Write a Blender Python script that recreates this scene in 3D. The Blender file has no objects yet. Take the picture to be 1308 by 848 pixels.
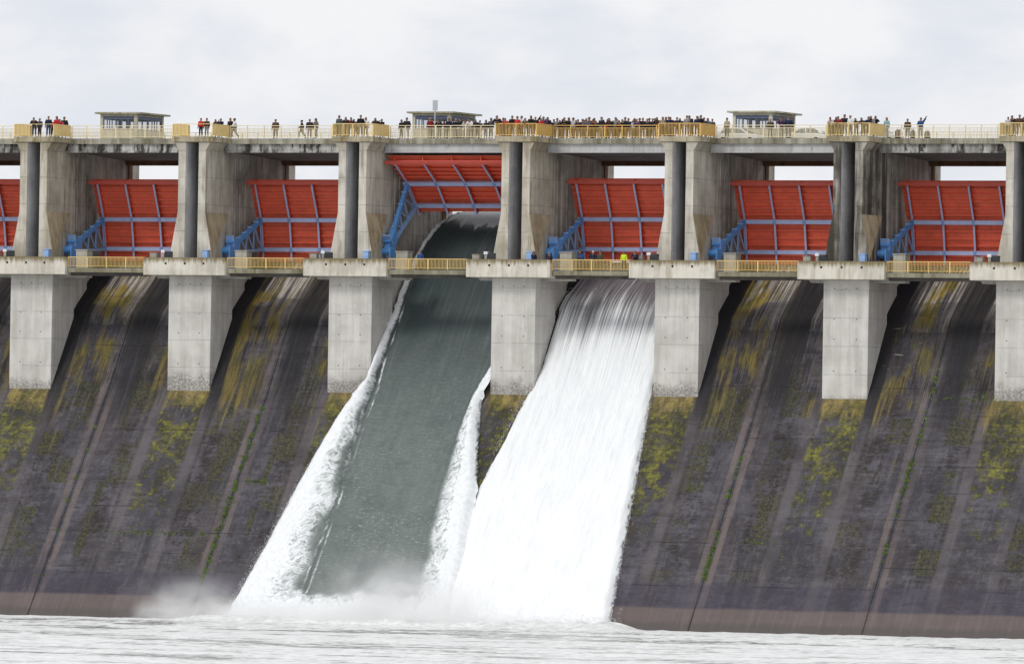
import bpy, bmesh, math, random
from mathutils import Vector, Matrix, noise
from math import sin, cos, radians, pi, floor
random.seed(7)
SC = bpy.context.scene
COL = SC.collection
X = [-62.2, -46.59, -30.98, -15.45, 0.10, 15.40, 30.95, 46.59, 62.3]   # pier centres, pier k of the photo is X[k+1]
FLOOR = 10.60          # road deck
WALK = -0.95           # service walkway
WATER = -31.35

# ------------------------------------------------------------------ materials
class NG:
    """small node-graph writer"""
    def __init__(s, mat):
        s.m = mat; mat.use_nodes = True; s.t = mat.node_tree; s.t.nodes.clear()
    def n(s, typ, **kw):
        nd = s.t.nodes.new(typ)
        for k, v in kw.items(): setattr(nd, k, v)
        return nd
    def link(s, a, b): s.t.links.new(a, b)
    def put(s, sock, v):
        if isinstance(v, bpy.types.NodeSocket): s.link(v, sock)
        else:
            try: sock.default_value = v
            except Exception: sock.default_value = (v, v, v)
    def m2(s, op, a, b=0.0, c=None, clamp=False):
        nd = s.n('ShaderNodeMath', operation=op, use_clamp=clamp)
        s.put(nd.inputs[0], a); s.put(nd.inputs[1], b)
        if c is not None: s.put(nd.inputs[2], c)
        return nd.outputs[0]
    def mul(s, a, b): return s.m2('MULTIPLY', a, b)
    def add(s, a, b): return s.m2('ADD', a, b)
    def sub(s, a, b): return s.m2('SUBTRACT', a, b)
    def step(s, x, a, b):            # smoothstep a->b gives 0->1 (b<a allowed)
        nd = s.n('ShaderNodeMapRange', interpolation_type='SMOOTHSTEP')
        if b < a:
            s.put(nd.inputs[0], x); nd.inputs[1].default_value = b; nd.inputs[2].default_value = a
            nd.inputs[3].default_value = 1; nd.inputs[4].default_value = 0
        else:
            s.put(nd.inputs[0], x); nd.inputs[1].default_value = a; nd.inputs[2].default_value = b
            nd.inputs[3].default_value = 0; nd.inputs[4].default_value = 1
        return nd.outputs[0]
    def win(s, x, c, hw, soft):      # 1 inside |x-c|<hw
        return s.step(s.m2('ABSOLUTE', s.sub(x, c)), hw + soft, hw)
    def mix(s, f, a, b, typ='MIX'):
        nd = s.n('ShaderNodeMix', data_type='RGBA', blend_type=typ, clamp_factor=True)
        s.put(nd.inputs[0], f)
        for i, v in ((6, a), (7, b)):
            if isinstance(v, bpy.types.NodeSocket): s.link(v, nd.inputs[i])
            else: nd.inputs[i].default_value = (*v, 1) if len(v) == 3 else v
        return nd.outputs[2]
    def pos(s): return s.n('ShaderNodeNewGeometry').outputs['Position']
    def sep(s, v):
        nd = s.n('ShaderNodeSeparateXYZ'); s.link(v, nd.inputs[0]); return nd.outputs
    def vec(s, x, y, z):
        nd = s.n('ShaderNodeCombineXYZ')
        for i, v in enumerate((x, y, z)): s.put(nd.inputs[i], v)
        return nd.outputs[0]
    def scl(s, v, sx, sy, sz, off=(0, 0, 0)):
        nd = s.n('ShaderNodeMapping'); s.link(v, nd.inputs[0])
        nd.inputs['Scale'].default_value = (sx, sy, sz); nd.inputs['Location'].default_value = off
        return nd.outputs[0]
    def noise(s, v, scale=1, detail=3, rough=0.55, dist=0.0):
        nd = s.n('ShaderNodeTexNoise'); s.link(v, nd.inputs['Vector'])
        nd.inputs['Scale'].default_value = scale; nd.inputs['Detail'].default_value = detail
        nd.inputs['Roughness'].default_value = rough; nd.inputs['Distortion'].default_value = dist
        return nd.outputs[0]
    def voro(s, v, scale=1, feature='F1'):
        nd = s.n('ShaderNodeTexVoronoi', feature=feature); s.link(v, nd.inputs['Vector'])
        nd.inputs['Scale'].default_value = scale
        return nd.outputs['Distance']
    def bump(s, h, strength, dist=0.1, base=None):
        nd = s.n('ShaderNodeBump'); nd.inputs['Strength'].default_value = strength
        nd.inputs['Distance'].default_value = dist; s.link(h, nd.inputs['Height'])
        if base is not None: s.link(base, nd.inputs['Normal'])
        return nd.outputs[0]
    def out(s, color, rough=0.85, normal=None, metal=0.0, spec=0.3, alpha=None, **kw):
        p = s.n('ShaderNodeBsdfPrincipled'); o = s.n('ShaderNodeOutputMaterial')
        if isinstance(color, bpy.types.NodeSocket): s.link(color, p.inputs['Base Color'])
        else: p.inputs['Base Color'].default_value = (*color, 1)
        s.put(p.inputs['Roughness'], rough); s.put(p.inputs['Metallic'], metal)
        s.put(p.inputs['Specular IOR Level'], spec)
        if normal is not None: s.link(normal, p.inputs['Normal'])
        if alpha is not None: s.put(p.inputs['Alpha'], alpha)
        for k, v in kw.items(): s.put(p.inputs[k], v)
        s.link(p.outputs[0], o.inputs[0]); return p

def newmat(name): return bpy.data.materials.new(name)

def concrete(name, light, dark, stain=(.09, .065, .02), samt=.35, joints=2.3, jdark=.35, streak=.5, grime=.25, top=None, seed=0.0, topstain=None, botstain=False, white=0, sthr=.53, sscale=(1.3, 1.3, .2), deep=False):
    m = newmat(name); g = NG(m); P = g.pos(); x, y, z = g.sep(P)
    P2 = g.scl(P, 1, 1, 1, (seed*13.1, seed*7.7, 0))
    big = g.noise(P2, .35, 4, .6)
    vst = g.noise(g.scl(P2, 1.6, 1.6, .10), 1.0, 5, .65)
    fine = g.noise(P2, 5, 5, .7)
    f = g.add(g.mul(big, .55), g.mul(vst, .45))
    col = g.mix(g.step(f, .40, .61), dark, light)
    # formwork boards: vertical tone changes
    bx = g.m2('FRACT', g.mul(g.add(x, y), .83)); bd = g.noise(g.vec(g.m2('FLOOR', g.mul(g.add(x, y), 1.66)), g.m2('FLOOR', g.mul(z, 1/joints)), 3.3), 2.7, 0)
    col = g.mix(g.mul(g.step(bd, .35, .7), .16), col, (light[0]*1.15, light[1]*1.15, light[2]*1.15))
    col = g.mix(g.mul(g.step(fine, .55, .8), .25), col, dark)
    # streaks of grime
    st = g.noise(g.scl(P2, 3.2, 3.2, .13, (3, 1, 2)), 1.0, 4, .7)
    col = g.mix(g.mul(g.step(st, .55, .78), grime), col, (dark[0]*.35, dark[1]*.35, dark[2]*.37))
    so = g.noise(g.scl(P2, *sscale, (9, 4, 0)), 1.0, 5, .65)
    col = g.mix(g.mul(g.step(so, sthr, sthr+.14), samt), col, stain)
    if topstain:      # (z_top, depth, amount, colour): dirt running down from an upper edge
        zt, dp, am, tc = topstain
        e = g.add(g.m2('DIVIDE', g.sub(zt, z), dp), g.mul(g.sub(st, .5), 2.2))
        col = g.mix(g.mul(g.step(e, 1.0, .1), am), col, tc)
    if white:         # pale lime runs
        lw = g.noise(g.scl(P2, 2.2, 2.2, .16, (21, 5, 7)), 1.0, 5, .7)
        col = g.mix(g.mul(g.mul(g.step(lw, .60, .68), g.step(z, 3.0, 8.5)), white), col, (.66, .64, .61))
    if botstain:      # damp ring where the block meets the slope
        bs = g.add(z, g.add(g.mul(g.sub(g.noise(P2, .9, 4, .6), .5), 2.4), g.mul(g.sub(g.n('ShaderNodeObjectInfo').outputs['Random'], .5), 1.6)))
        col = g.mix(g.mul(g.step(bs, -10.3, -11.5), g.mul(g.step(fine, .30, .62), .75)), col, (.10, .088, .075))
    if deep: col = g.mix(g.mul(g.step(y, .2, 4.0), .84), col, (.035, .033, .036))  # shade painted in, growing towards the back of the slot
    # joints
    jz = g.m2('ABSOLUTE', g.sub(g.m2('FRACT', g.mul(g.add(z, g.mul(big, .04)), 1/joints)), .5))
    jn = g.mul(g.step(jz, .482, .495), g.step(g.noise(P2, .9, 3, .6), .32, .55))
    col = g.mix(g.mul(jn, jdark), col, (.05, .047, .042))
    nrm = g.bump(g.add(g.mul(fine, .5), g.mul(jn, -1.0)), .5, .05)
    g.out(col, .9, nrm, spec=.2)
    return m

M = {}
M['block'] = concrete('block_concrete', (.61, .59, .55), (.46, .44, .41), stain=(.30, .26, .20), samt=.22, joints=2.4, jdark=.22, grime=.30, topstain=(-1.4, 1.8, .35, (.26, .24, .21)), botstain=True)
M['pier'] = concrete('pier_concrete', (.60, .56, .485), (.38, .35, .295), samt=.42, joints=2.35, grime=.6, topstain=(10.4, 2.2, .4, (.15, .13, .08)))
M['piernew'] = concrete('pier_concrete_stained', (.56, .52, .44), (.33, .30, .235), stain=(.16, .10, .03), samt=.55, joints=2.35, grime=.35, seed=4, topstain=(10.4, 2.4, .5, (.15, .11, .05)))
M['pierblack'] = concrete('pier_concrete_blackened', (.40, .37, .32), (.085, .075, .062), stain=(.045, .040, .034), samt=.88, joints=2.35, grime=.75, seed=8, sthr=.45, sscale=(1.1, 1.1, .07))
M['slot'] = concrete('slot_concrete_shaded', (.66, .65, .65), (.44, .43, .44), samt=.05, joints=.42, jdark=.3, grime=.3, deep=True)
M['wallside'] = concrete('bay_wall_concrete', (.44, .405, .36), (.20, .18, .155), stain=(.09, .07, .05), samt=.4, joints=2.35, grime=.7, seed=2, white=.8)
M['facet'] = concrete('mossy_brown_concrete', (.50, .41, .28), (.32, .255, .16), stain=(.19, .14, .065), samt=.6, joints=.33, jdark=.35, grime=.35)
M['pad'] = concrete('parapet_concrete', (.66, .62, .54), (.45, .42, .35), stain=(.24, .17, .07), samt=.30, joints=1.55, jdark=0, grime=.3, topstain=(0.0, .62, .9, (.17, .13, .055)))
M['cap'] = concrete('balcony_concrete', (.42, .37, .27), (.22, .19, .12), stain=(.17, .12, .03), samt=.8, joints=3, jdark=0, grime=.45)
M['curb'] = concrete('curb_concrete', (.38, .36, .29), (.17, .155, .115), stain=(.11, .10, .05), samt=.6, joints=3, jdark=0, grime=.55, seed=3)
M['girder'] = concrete('girder_concrete', (.50, .50, .50), (.38, .375, .37), stain=(.06, .055, .05), samt=.85, joints=9, jdark=0, grime=.55, seed=5, sthr=.60, sscale=(1.5, 1, .45))
M['girderblack'] = concrete('girder_concrete_blackened', (.50, .485, .46), (.16, .15, .135), stain=(.03, .028, .026), samt=.95, joints=9, jdark=0, grime=.95, seed=6, sthr=.47, sscale=(1.7, 1, .45))
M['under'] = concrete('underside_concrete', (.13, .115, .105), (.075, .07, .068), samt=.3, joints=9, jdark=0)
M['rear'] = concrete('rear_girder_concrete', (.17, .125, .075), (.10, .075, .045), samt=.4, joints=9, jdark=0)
M['beam'] = concrete('walkway_concrete', (.30, .28, .21), (.17, .155, .10), stain=(.09, .085, .03), samt=.6, joints=9, jdark=0, grime=.4)
M['bracket'] = concrete('bracket_concrete', (.44, .43, .39), (.3, .29, .26), samt=.2, joints=9, jdark=0)
M['house'] = concrete('house_plaster', (.68, .64, .52), (.50, .47, .37), samt=.25, joints=9, jdark=0, grime=.4)
M['roof'] = concrete('roof_concrete', (.50, .47, .36), (.30, .28, .18), samt=.5, joints=9, jdark=0)
M['asphalt'] = concrete('asphalt', (.07, .07, .07), (.045, .045, .045), samt=0, joints=99, jdark=0)
M['boxc'] = concrete('pedestal_concrete', (.46, .44, .38), (.33, .31, .27), samt=.3, joints=9, jdark=0)

def paint(name, col, rough=.5, rust=.25, rustcol=(.12, .05, .02), metal=0, vary=.2, scale=1.5):
    m = newmat(name); g = NG(m); P = g.pos()
    a = g.noise(P, scale, 4, .6); b = g.noise(g.scl(P, 2.5, 2.5, .5), 1.6, 5, .7)
    c = g.mix(g.mul(g.step(a, .35, .7), vary), col, (col[0]*.45, col[1]*.45, col[2]*.45))
    c = g.mix(g.mul(g.step(b, .56, .74), rust), c, rustcol)
    dr = g.noise(g.scl(P, 4.5, 4.5, .35, (4, 2, 8)), 1.0, 4, .7)
    c = g.mix(g.mul(g.step(dr, .55, .72), rust*.8), c, (rustcol[0]*.6+.03, rustcol[1]*.6+.03, rustcol[2]*.6+.03))
    rnd = g.n('ShaderNodeObjectInfo').outputs['Random']
    c = g.mix(g.mul(rnd, .22), c, (col[0]*.62+.05, col[1]*.62+.05, col[2]*.62+.05))
    g.out(c, rough, g.bump(b, .15, .02), metal=metal, spec=.35)
    return m
M['red'] = paint('red_gate_paint', (.92, .165, .085), .55, .42, (.42, .075, .045), vary=.4, scale=.8)
M['redrib'] = paint('red_rib_paint', (.80, .12, .062), .55, .35, (.36, .055, .034))
M['redtop'] = paint('red_flange_paint', (.62, .10, .07), .5, .25)
M['blue'] = paint('grey_blue_beam_paint', (.44, .50, .74), .5, .2, (.2, .13, .15))
M['gusset'] = paint('gusset_paint', (.22, .33, .58), .5, .2)
M['bluearm'] = paint('blue_arm_paint', (.12, .35, .76), .45, .14, (.10, .12, .16))
M['bluearmlight'] = paint('pale_blue_paint', (.30, .48, .80), .45, .2, (.13, .12, .14))
M['cream'] = paint('cream_railing_paint', (.80, .68, .42), .5, .3, (.38, .22, .07))
M['yellow'] = paint('yellow_railing_paint', (.80, .60, .26), .5, .3, (.42, .23, .07))
M['ochre'] = paint('ochre_railing_paint', (.74, .47, .14), .5, .3, (.30, .14, .03))
M['walkyellow'] = paint('walkway_railing_paint', (.78, .55, .19), .5, .25, (.35, .18, .05))
M['dark'] = paint('dark_metal', (.03, .035, .04), .5, .1)
M['darkbox'] = paint('dark_cabinet_paint', (.045, .06, .065), .5, .2)
M['signgrey'] = paint('sign_back', (.42, .46, .48), .4, .1)
M['steel'] = paint('galvanised_steel', (.42, .43, .43), .4, .15)
M['rustpipe'] = paint('rusty_pipe', (.16, .07, .05), .7, .5)
M['whitepaint'] = paint('white_car_paint', (.78, .79, .80), .25, 0, vary=.05)
M['tyre'] = paint('tyre_rubber', (.02, .02, .02), .8, 0)
M['winframe'] = paint('blue_window_frame', (.13, .16, .24), .5, .1)
M['holes'] = paint('drain_hole', (.012, .011, .010), .9, 0)
M['redbright'] = paint('red_plastic', (.65, .08, .05), .5, 0)

def glass(name, tint=(.6, .68, .7), a=.45):
    m = newmat(name); g = NG(m); P = g.pos()
    g.out(tint, .06, None, spec=.6, alpha=a); return m
M['glass'] = glass('window_glass', (.25, .30, .33), .12)
M['carglass'] = glass('car_glass', (.10, .14, .15), .85)

# ------------------------------------------------------------------ mesh helpers
def box(bm, x0, x1, y0, y1, z0, z1, mi=0):
    v = [bm.verts.new(p) for p in ((x0,y0,z0),(x1,y0,z0),(x1,y1,z0),(x0,y1,z0),(x0,y0,z1),(x1,y0,z1),(x1,y1,z1),(x0,y1,z1))]
    for q in ((0,3,2,1),(4,5,6,7),(0,1,5,4),(1,2,6,5),(2,3,7,6),(3,0,4,7)):
        f = bm.faces.new([v[i] for i in q]); f.material_index = mi
def poly(bm, pts, faces, mi=0):
    v = [bm.verts.new(p) for p in pts]
    for q in faces:
        f = bm.faces.new([v[i] for i in q]); f.material_index = mi
def bar(bm, p, q, w, h=None, up=(0, 0, 1), mi=0):
    """rectangular member from p to q: w across, h along the other cross axis"""
    h = h or w; p = Vector(p); q = Vector(q); d = (q-p).normalized(); u = Vector(up)
    s = d.cross(u)
    if s.length < 1e-4: s = d.cross(Vector((0, 1, 0)))
    s.normalize(); u = s.cross(d).normalized()
    v = []
    for c in (p, q):
        for a, b in ((-1,-1),(1,-1),(1,1),(-1,1)):
            v.append(bm.verts.new(c + s*(a*w/2) + u*(b*h/2)))
    for f4 in ((3,2,1,0),(4,5,6,7),(0,1,5,4),(1,2,6,5),(2,3,7,6),(3,0,4,7)):
        f = bm.faces.new([v[i] for i in f4]); f.material_index = mi
def cyl(bm, p, q, r0, r1=None, n=10, mi=0):
    r1 = r0 if r1 is None else r1; p = Vector(p); q = Vector(q); d = (q-p).normalized()
    s = d.cross(Vector((0, 0, 1)))
    if s.length < 1e-4: s = Vector((1, 0, 0))
    s.normalize(); u = s.cross(d)
    A = [bm.verts.new(p + (s*cos(2*pi*i/n) + u*sin(2*pi*i/n))*r0) for i in range(n)]
    B = [bm.verts.new(q + (s*cos(2*pi*i/n) + u*sin(2*pi*i/n))*r1) for i in range(n)]
    for i in range(n):
        f = bm.faces.new((A[i], A[(i+1) % n], B[(i+1) % n], B[i])); f.material_index = mi
    bm.faces.new(A[::-1]).material_index = mi; bm.faces.new(B).material_index = mi
def ext(bm, pts, axis, a, b, mi=0):
    """extrude a closed 2D outline along axis from a to b"""
    def P(t, c):
        return {'x': (c, t[0], t[1]), 'y': (t[0], c, t[1]), 'z': (t[0], t[1], c)}[axis]
    A = [bm.verts.new(P(t, a)) for t in pts]; B = [bm.verts.new(P(t, b)) for t in pts]; n = len(pts)
    for i in range(n):
        bm.faces.new((A[i], A[(i+1) % n], B[(i+1) % n], B[i])).material_index = mi
    bm.faces.new(A[::-1]).material_index = mi; bm.faces.new(B).material_index = mi
def NB(): return bmesh.new()
def obj(name, bm, mats, parent=None, bevel=0, smooth=False):
    bmesh.ops.recalc_face_normals(bm, faces=bm.faces)
    me = bpy.data.meshes.new(name); bm.to_mesh(me); bm.free()
    if not isinstance(mats, (list, tuple)): mats = [mats]
    for m in mats: me.materials.append(m)
    if smooth: me.polygons.foreach_set('use_smooth', [True]*len(me.polygons))
    o = bpy.data.objects.new(name, me); COL.objects.link(o)
    if parent: o.parent = parent
    if bevel:
        b = o.modifiers.new('bevel', 'BEVEL'); b.width = bevel; b.segments = 2; b.limit_method = 'ANGLE'; b.angle_limit = radians(40)
    return o
def thing(name, label, cat, loc=(0, 0, 0), group=None, rz=0):
    o = bpy.data.objects.new(name, None); COL.objects.link(o); o.location = loc; o.rotation_euler = (0, 0, rz)
    o.empty_display_size = .3
    o['label'] = label; o['category'] = cat
    if group: o['group'] = group
    return o
def tag(o, label, cat, group=None):
    o['label'] = label; o['category'] = cat
    if group: o['group'] = group
    return o
ORD = ['first', 'second', 'third', 'fourth', 'fifth', 'sixth', 'seventh', 'eighth', 'ninth']

# ------------------------------------------------------------------ spillway profile
SP = [(-60, -31.9), (-40, -31.9), (-15.6, -31.9), (-14.9, -31.35), (0.0, -11.65), (4.47, -4.9), (5.6, -3.98), (6.8, -3.08), (7.6, -2.5), (9.2, -1.35), (10.6, -.2), (11.6, .12), (15, .1), (18, -.8), (20, -3), (24, -12)]
def interp(tab, v, i=0, o=1):
    if v <= tab[0][i]: return tab[0][o]
    for a, b in zip(tab, tab[1:]):
        if v <= b[i]:
            k = (v-a[i])/(b[i]-a[i]); return a[o] + k*(b[o]-a[o])
    return tab[-1][o]
def spz(y): return interp(SP, y)
def spy(z):       # y on the downstream face for a height
    for a, b in zip(SP[3:12], SP[4:12]):
        if a[1] <= z <= b[1]: return a[0] + (z-a[1])/(b[1]-a[1])*(b[0]-a[0])
    return -14.9 + (z+31.35)*.75
def tof(x):
    if x <= X[0]: return -1 + (x-X[0])/15.6
    for i in range(len(X)-1):
        if x <= X[i+1]: return i - 1 + (x-X[i])/(X[i+1]-X[i])
    return 7 + (x-X[-1])/15.6

# --- spillway material
def spill_mat():
    m = newmat('wet_mossy_spillway_concrete'); g = NG(m)
    uv = g.n('ShaderNodeUVMap', uv_map='bay').outputs[0]
    U, V, _ = g.sep(uv); P = g.pos(); x, y, z = g.sep(P)
    f = g.m2('FRACT', g.add(U, 20.0)); dp = g.m2('MINIMUM', f, g.sub(1.0, f)); bay = g.m2('FLOOR', g.add(U, 20.0))
    pier = g.m2('FLOOR', g.add(U, 20.5))
    low = g.noise(P, .22, 5, .6); med = g.noise(g.scl(P, .8, .35, .35), 1, 6, .68); fine = g.noise(P, 4.5, 6, .75)
    SV = g.vec(x, V, 0.0)
    strk = g.noise(g.scl(SV, 2.2, .13, 1), 1, 5, .62)      # runs down the slope
    strk2 = g.noise(g.scl(SV, 5.5, .18, 1, (5, 5, 5)), 1, 4, .65)
    band = g.noise(g.scl(SV, .30, 3.6, 1, (2, 7, 0)), 1, 5, .7); band2 = g.noise(g.scl(SV, .9, 7.0, 1, (6, 1, 0)), 1, 4, .7)
    lat = g.noise(g.scl(P, .35, 1.4, 2.6, (1, 2, 3)), 1, 5, .65)   # runs across
    wob = g.mul(g.sub(strk, .5), .05)
    gr1 = g.noise(g.scl(P, 1.6, 1.6, 1.6, (3, 3, 3)), 1, 5, .78)
    base = g.mix(g.step(g.add(g.mul(low, .4), g.add(g.mul(med, .35), g.mul(gr1, .25))), .42, .58), (.044, .041, .050), (.100, .093, .110))
    base = g.mix(g.mul(g.step(lat, .48, .62), .6), base, (.038, .032, .038))
    base = g.mix(g.mul(g.step(gr1, .56, .68), .35), base, (.17, .15, .155))
    base = g.mix(g.mul(g.step(band, .52, .66), .5), base, (.040, .036, .046))
    base = g.mix(g.mul(g.step(band2, .56, .68), .35), base, (.135, .12, .135))
    base = g.mix(g.mul(g.step(strk, .52, .75), .45), base, (.11, .102, .115))
    # lift panels: darker and browner cells
    cell = g.noise(g.vec(g.m2('FLOOR', g.mul(U, 8.0)), g.m2('FLOOR', g.mul(V, .23)), 1.7), 3.3, 0)
    base = g.mix(g.mul(g.step(cell, .52, .7), .35), base, (.048, .036, .032))
    # aggregate speckle exposed in patches
    sp = g.mul(g.step(g.noise(P, 2.6, 4, .8), .54, .66), g.step(g.noise(g.scl(P, .5, .5, .5, (7, 7, 7)), 1, 4, .6), .46, .60))
    base = g.mix(g.mul(sp, .75), base, (.26, .225, .21))
    dk_ = g.noise(P, 2.6, 5, .75)
    base = g.mix(g.mul(g.step(dk_, .52, .66), .5), base, (.026, .022, .026))
    # dark brown-green moss patches broken into blots, on panel middles
    mm = g.mul(g.step(g.add(g.mul(g.noise(g.scl(P, .42, .5, .36, (2, 9, 4)), 1, 4, .6), .62), g.mul(g.noise(P, 2.2, 5, .75), .38)), .475, .545),
               g.add(g.win(f, .27, .06, .05), g.win(f, .73, .06, .05)))
    cell2 = g.noise(g.vec(g.m2('FLOOR', g.add(g.mul(U, 8.0), .5)), g.m2('FLOOR', g.mul(g.add(V, g.mul(g.sub(low, .5), .8)), .455)), 5.1), 2.9, 0)
    tear = g.add(g.mul(band2, .5), g.mul(gr1, .5))
    pm = g.mul(g.step(g.add(g.add(g.mul(cell2, .5), g.mul(tear, .65)), g.mul(g.sub(med, .5), .6)), .585, .66), g.add(g.win(f, .27, .075, .02), g.add(g.win(f, .73, .075, .02), g.win(f, .40, .03, .02))))
    mm = g.m2('MAXIMUM', g.mul(mm, g.step(band2, .40, .50)), pm)
    mm = g.mul(mm, g.mul(g.step(V, -29.0, -25.0), g.step(V, -6.0, -11.0)))
    mcol = g.mix(g.step(cell2, .48, .56), (.030, .018, .015), (.080, .078, .018))
    base = g.mix(g.mul(mm, .78), base, g.mix(g.step(fine, .42, .60), (.016, .014, .010), mcol))
    # smooth bands below the pier corners
    wk = g.add(g.win(g.add(dp, g.mul(wob, .3)), .155, .020, .022), g.mul(g.win(dp, .22, .006, .012), .35))
    wk = g.mul(wk, g.step(V, -9.5, -13.0))
    base = g.mix(g.mul(wk, g.add(.18, g.mul(g.step(low, .38, .6), .42))), base, g.mix(strk, (.10, .088, .092), (.155, .135, .132)))
    # mid-bay joint, paler worn strips on both sides
    fm = g.m2('ABSOLUTE', g.sub(f, .5))
    ms = g.mul(g.win(g.add(fm, g.mul(wob, .12)), .034, .011, .012), g.step(V, -4.0, -13.0))
    base = g.mix(g.mul(ms, g.add(.25, g.mul(g.step(g.noise(g.scl(P, .5, .12, .12, (2, 2, 2)), 1, 4, .6), .38, .6), .5))), base, g.mix(gr1, (.12, .095, .092), (.21, .165, .15)))
    jn = g.mul(g.step(g.add(fm, g.mul(g.sub(low, .5), .008)), .0052, .0025), g.step(V, -1.0, -5.0))
    # upper apron: pale scoured concrete then ochre and olive runs
    vq = g.add(g.mul(g.step(V, -3.45, -3.3), .62), g.mul(g.step(V, -5.95, -5.8), .38))
    pale = g.mul(g.mul(g.step(g.add(g.mul(strk, .6), g.mul(strk2, .4)), .40, .56), g.add(g.mul(vq, .75), g.mul(g.step(V, -3.5, -1.5), .25))), g.step(f, .17, .24))
    base = g.mix(g.mul(pale, .9), base, g.mix(g.step(strk2, .36, .6), (.10, .08, .06), (.66, .61, .53)))
    cut = g.add(g.win(g.add(f, g.mul(g.sub(strk, .5), .16)), .36, .115, .03), g.mul(g.win(g.add(f, g.mul(g.sub(strk, .5), .1)), .74, .045, .02), .8))
    base = g.mix(g.mul(g.mul(g.step(V, -9.0, -5.5), g.sub(1.0, g.m2('MINIMUM', cut, 1.0))), .82), base, (.022, .020, .022))
    och = g.mul(g.step(g.add(V, g.mul(g.sub(strk, .5), 22)), -15.0, -8.0), g.step(g.add(g.mul(strk, .35), g.mul(g.noise(g.scl(P, .45, .22, .22), 1, 5, .62), .75)), .50, .64))
    och = g.mul(och, g.add(g.win(f, .31, .10, .06), g.add(g.win(f, .82, .045, .02), g.mul(g.win(f, .5, .5, .01), .12))))
    base = g.mix(g.mul(och, .88), base, g.mix(g.step(g.add(g.mul(strk2, .5), g.mul(med, .5)), .40, .62), (.060, .060, .012), (.36, .255, .06)))
    # black wet bands with painted shadow beside the piers, irregular ones mid-bay
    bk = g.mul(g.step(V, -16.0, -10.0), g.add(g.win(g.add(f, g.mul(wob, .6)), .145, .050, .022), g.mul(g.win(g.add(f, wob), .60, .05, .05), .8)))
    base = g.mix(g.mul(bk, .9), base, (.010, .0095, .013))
    bk2 = g.mul(g.step(V, -15.0, -10.5), g.mul(g.step(V, -2.5, -6.0), g.step(g.add(g.mul(med, .5), g.mul(strk2, .5)), .46, .58)))
    base = g.mix(g.mul(bk2, .85), base, (.016, .015, .017))
    # white efflorescence scratches
    ef = g.mul(g.mul(g.step(V, -13.0, -9.0), g.step(V, -3.0, -6.0)), g.mul(g.step(lat, .62, .66), g.win(f, .27, .07, .04)))
    ef = g.mul(ef, g.step(g.m2('ABSOLUTE', g.sub(bay, 25.0)), .6, .3))
    base = g.mix(g.mul(ef, .6), base, (.36, .32, .27))
    # moss below each pier
    up = g.win(g.add(dp, g.mul(g.sub(low, .5), .06)), .0, .108, .03)
    dens = g.mul(g.step(V, -26.0, -12.5), g.step(g.noise(g.scl(P, .22, .3, .3, (8, 1, 5)), 1, 3, .6), .28, .56))
    mo = g.step(g.add(g.add(g.mul(g.noise(g.scl(P, .8, .5, .8, (4, 4, 1)), 1, 5, .7), .8), g.mul(fine, .2)), g.mul(dens, .20)), .535, .63)
    mo = g.mul(mo, g.mul(up, g.mul(g.step(V, -27.0, -22.0), g.step(V, -11.4, -12.4))))
    mo = g.mul(mo, g.mul(g.add(.2, g.mul(g.step(gr1, .40, .54), .8)), g.add(.25, g.mul(g.step(g.add(g.mul(band, .5), g.mul(band2, .5)), .42, .50), .75))))
    mocol = g.mix(g.step(g.add(g.mul(g.noise(P, 2.2, 5, .7), .6), g.mul(g.noise(P, .35, 3, .5), .4)), .42, .60), (.045, .046, .012), (.22, .21, .035))
    base = g.mix(g.mul(mo, .92), base, mocol)
    oc2 = g.mul(g.mul(up, g.step(g.add(V, g.add(g.mul(g.sub(strk, .5), 2.8), g.mul(g.sub(med, .5), 2.5))), -13.6, -12.0)), g.step(V, -11.0, -11.6))
    oc2 = g.mul(oc2, g.step(fine, .30, .55))
    base = g.mix(g.mul(oc2, .8), base, g.mix(g.step(med, .4, .6), (.13, .105, .03), (.34, .255, .09)))
    # pinkish-brown toe band, darker wet line above and below it
    toe = g.step(g.add(V, g.mul(g.sub(low, .5), .3)), -29.3, -29.6)
    base = g.mix(g.mul(g.win(V, -28.5, .9, .4), .45), base, (.050, .042, .066))
    base = g.mix(g.mul(toe, .72), base, g.mix(strk, (.105, .082, .078), (.20, .155, .14)))
    base = g.mix(g.mul(g.step(g.add(V, g.mul(g.sub(strk, .5), .8)), -30.4, -30.9), .7), base, (.085, .078, .074))
    # horizontal lift joints, broken
    js = None
    for zc in (-3.3, -5.8, -7.7, -10.7, -13.0, -15.1, -17.3, -19.5, -21.8, -24.0, -25.8, -27.6):
        w = g.step(g.m2('ABSOLUTE', g.sub(g.add(V, g.mul(g.sub(low, .5), .12)), zc)), 0.055, .02)
        js = w if js is None else g.add(js, w)
    js = g.mul(js, g.step(g.noise(g.scl(P, .25, .9, .9, (3, 8, 1)), 1, 3, .6), .46, .66))
    jall = g.m2('MAXIMUM', g.mul(js, .6), g.mul(jn, .75))
    base = g.mix(jall, base, (.012, .011, .012))
    h = g.add(g.add(g.mul(fine, .5), g.mul(mo, .9)), g.add(g.mul(med, .6), g.mul(jall, -1.0)))
    wet = g.sub(.85, g.mul(g.step(strk, .5, .7), .22))
    g.out(base, wet, g.bump(h, .6, .12), spec=.35)
    return m
M['spill'] = spill_mat()

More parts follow.
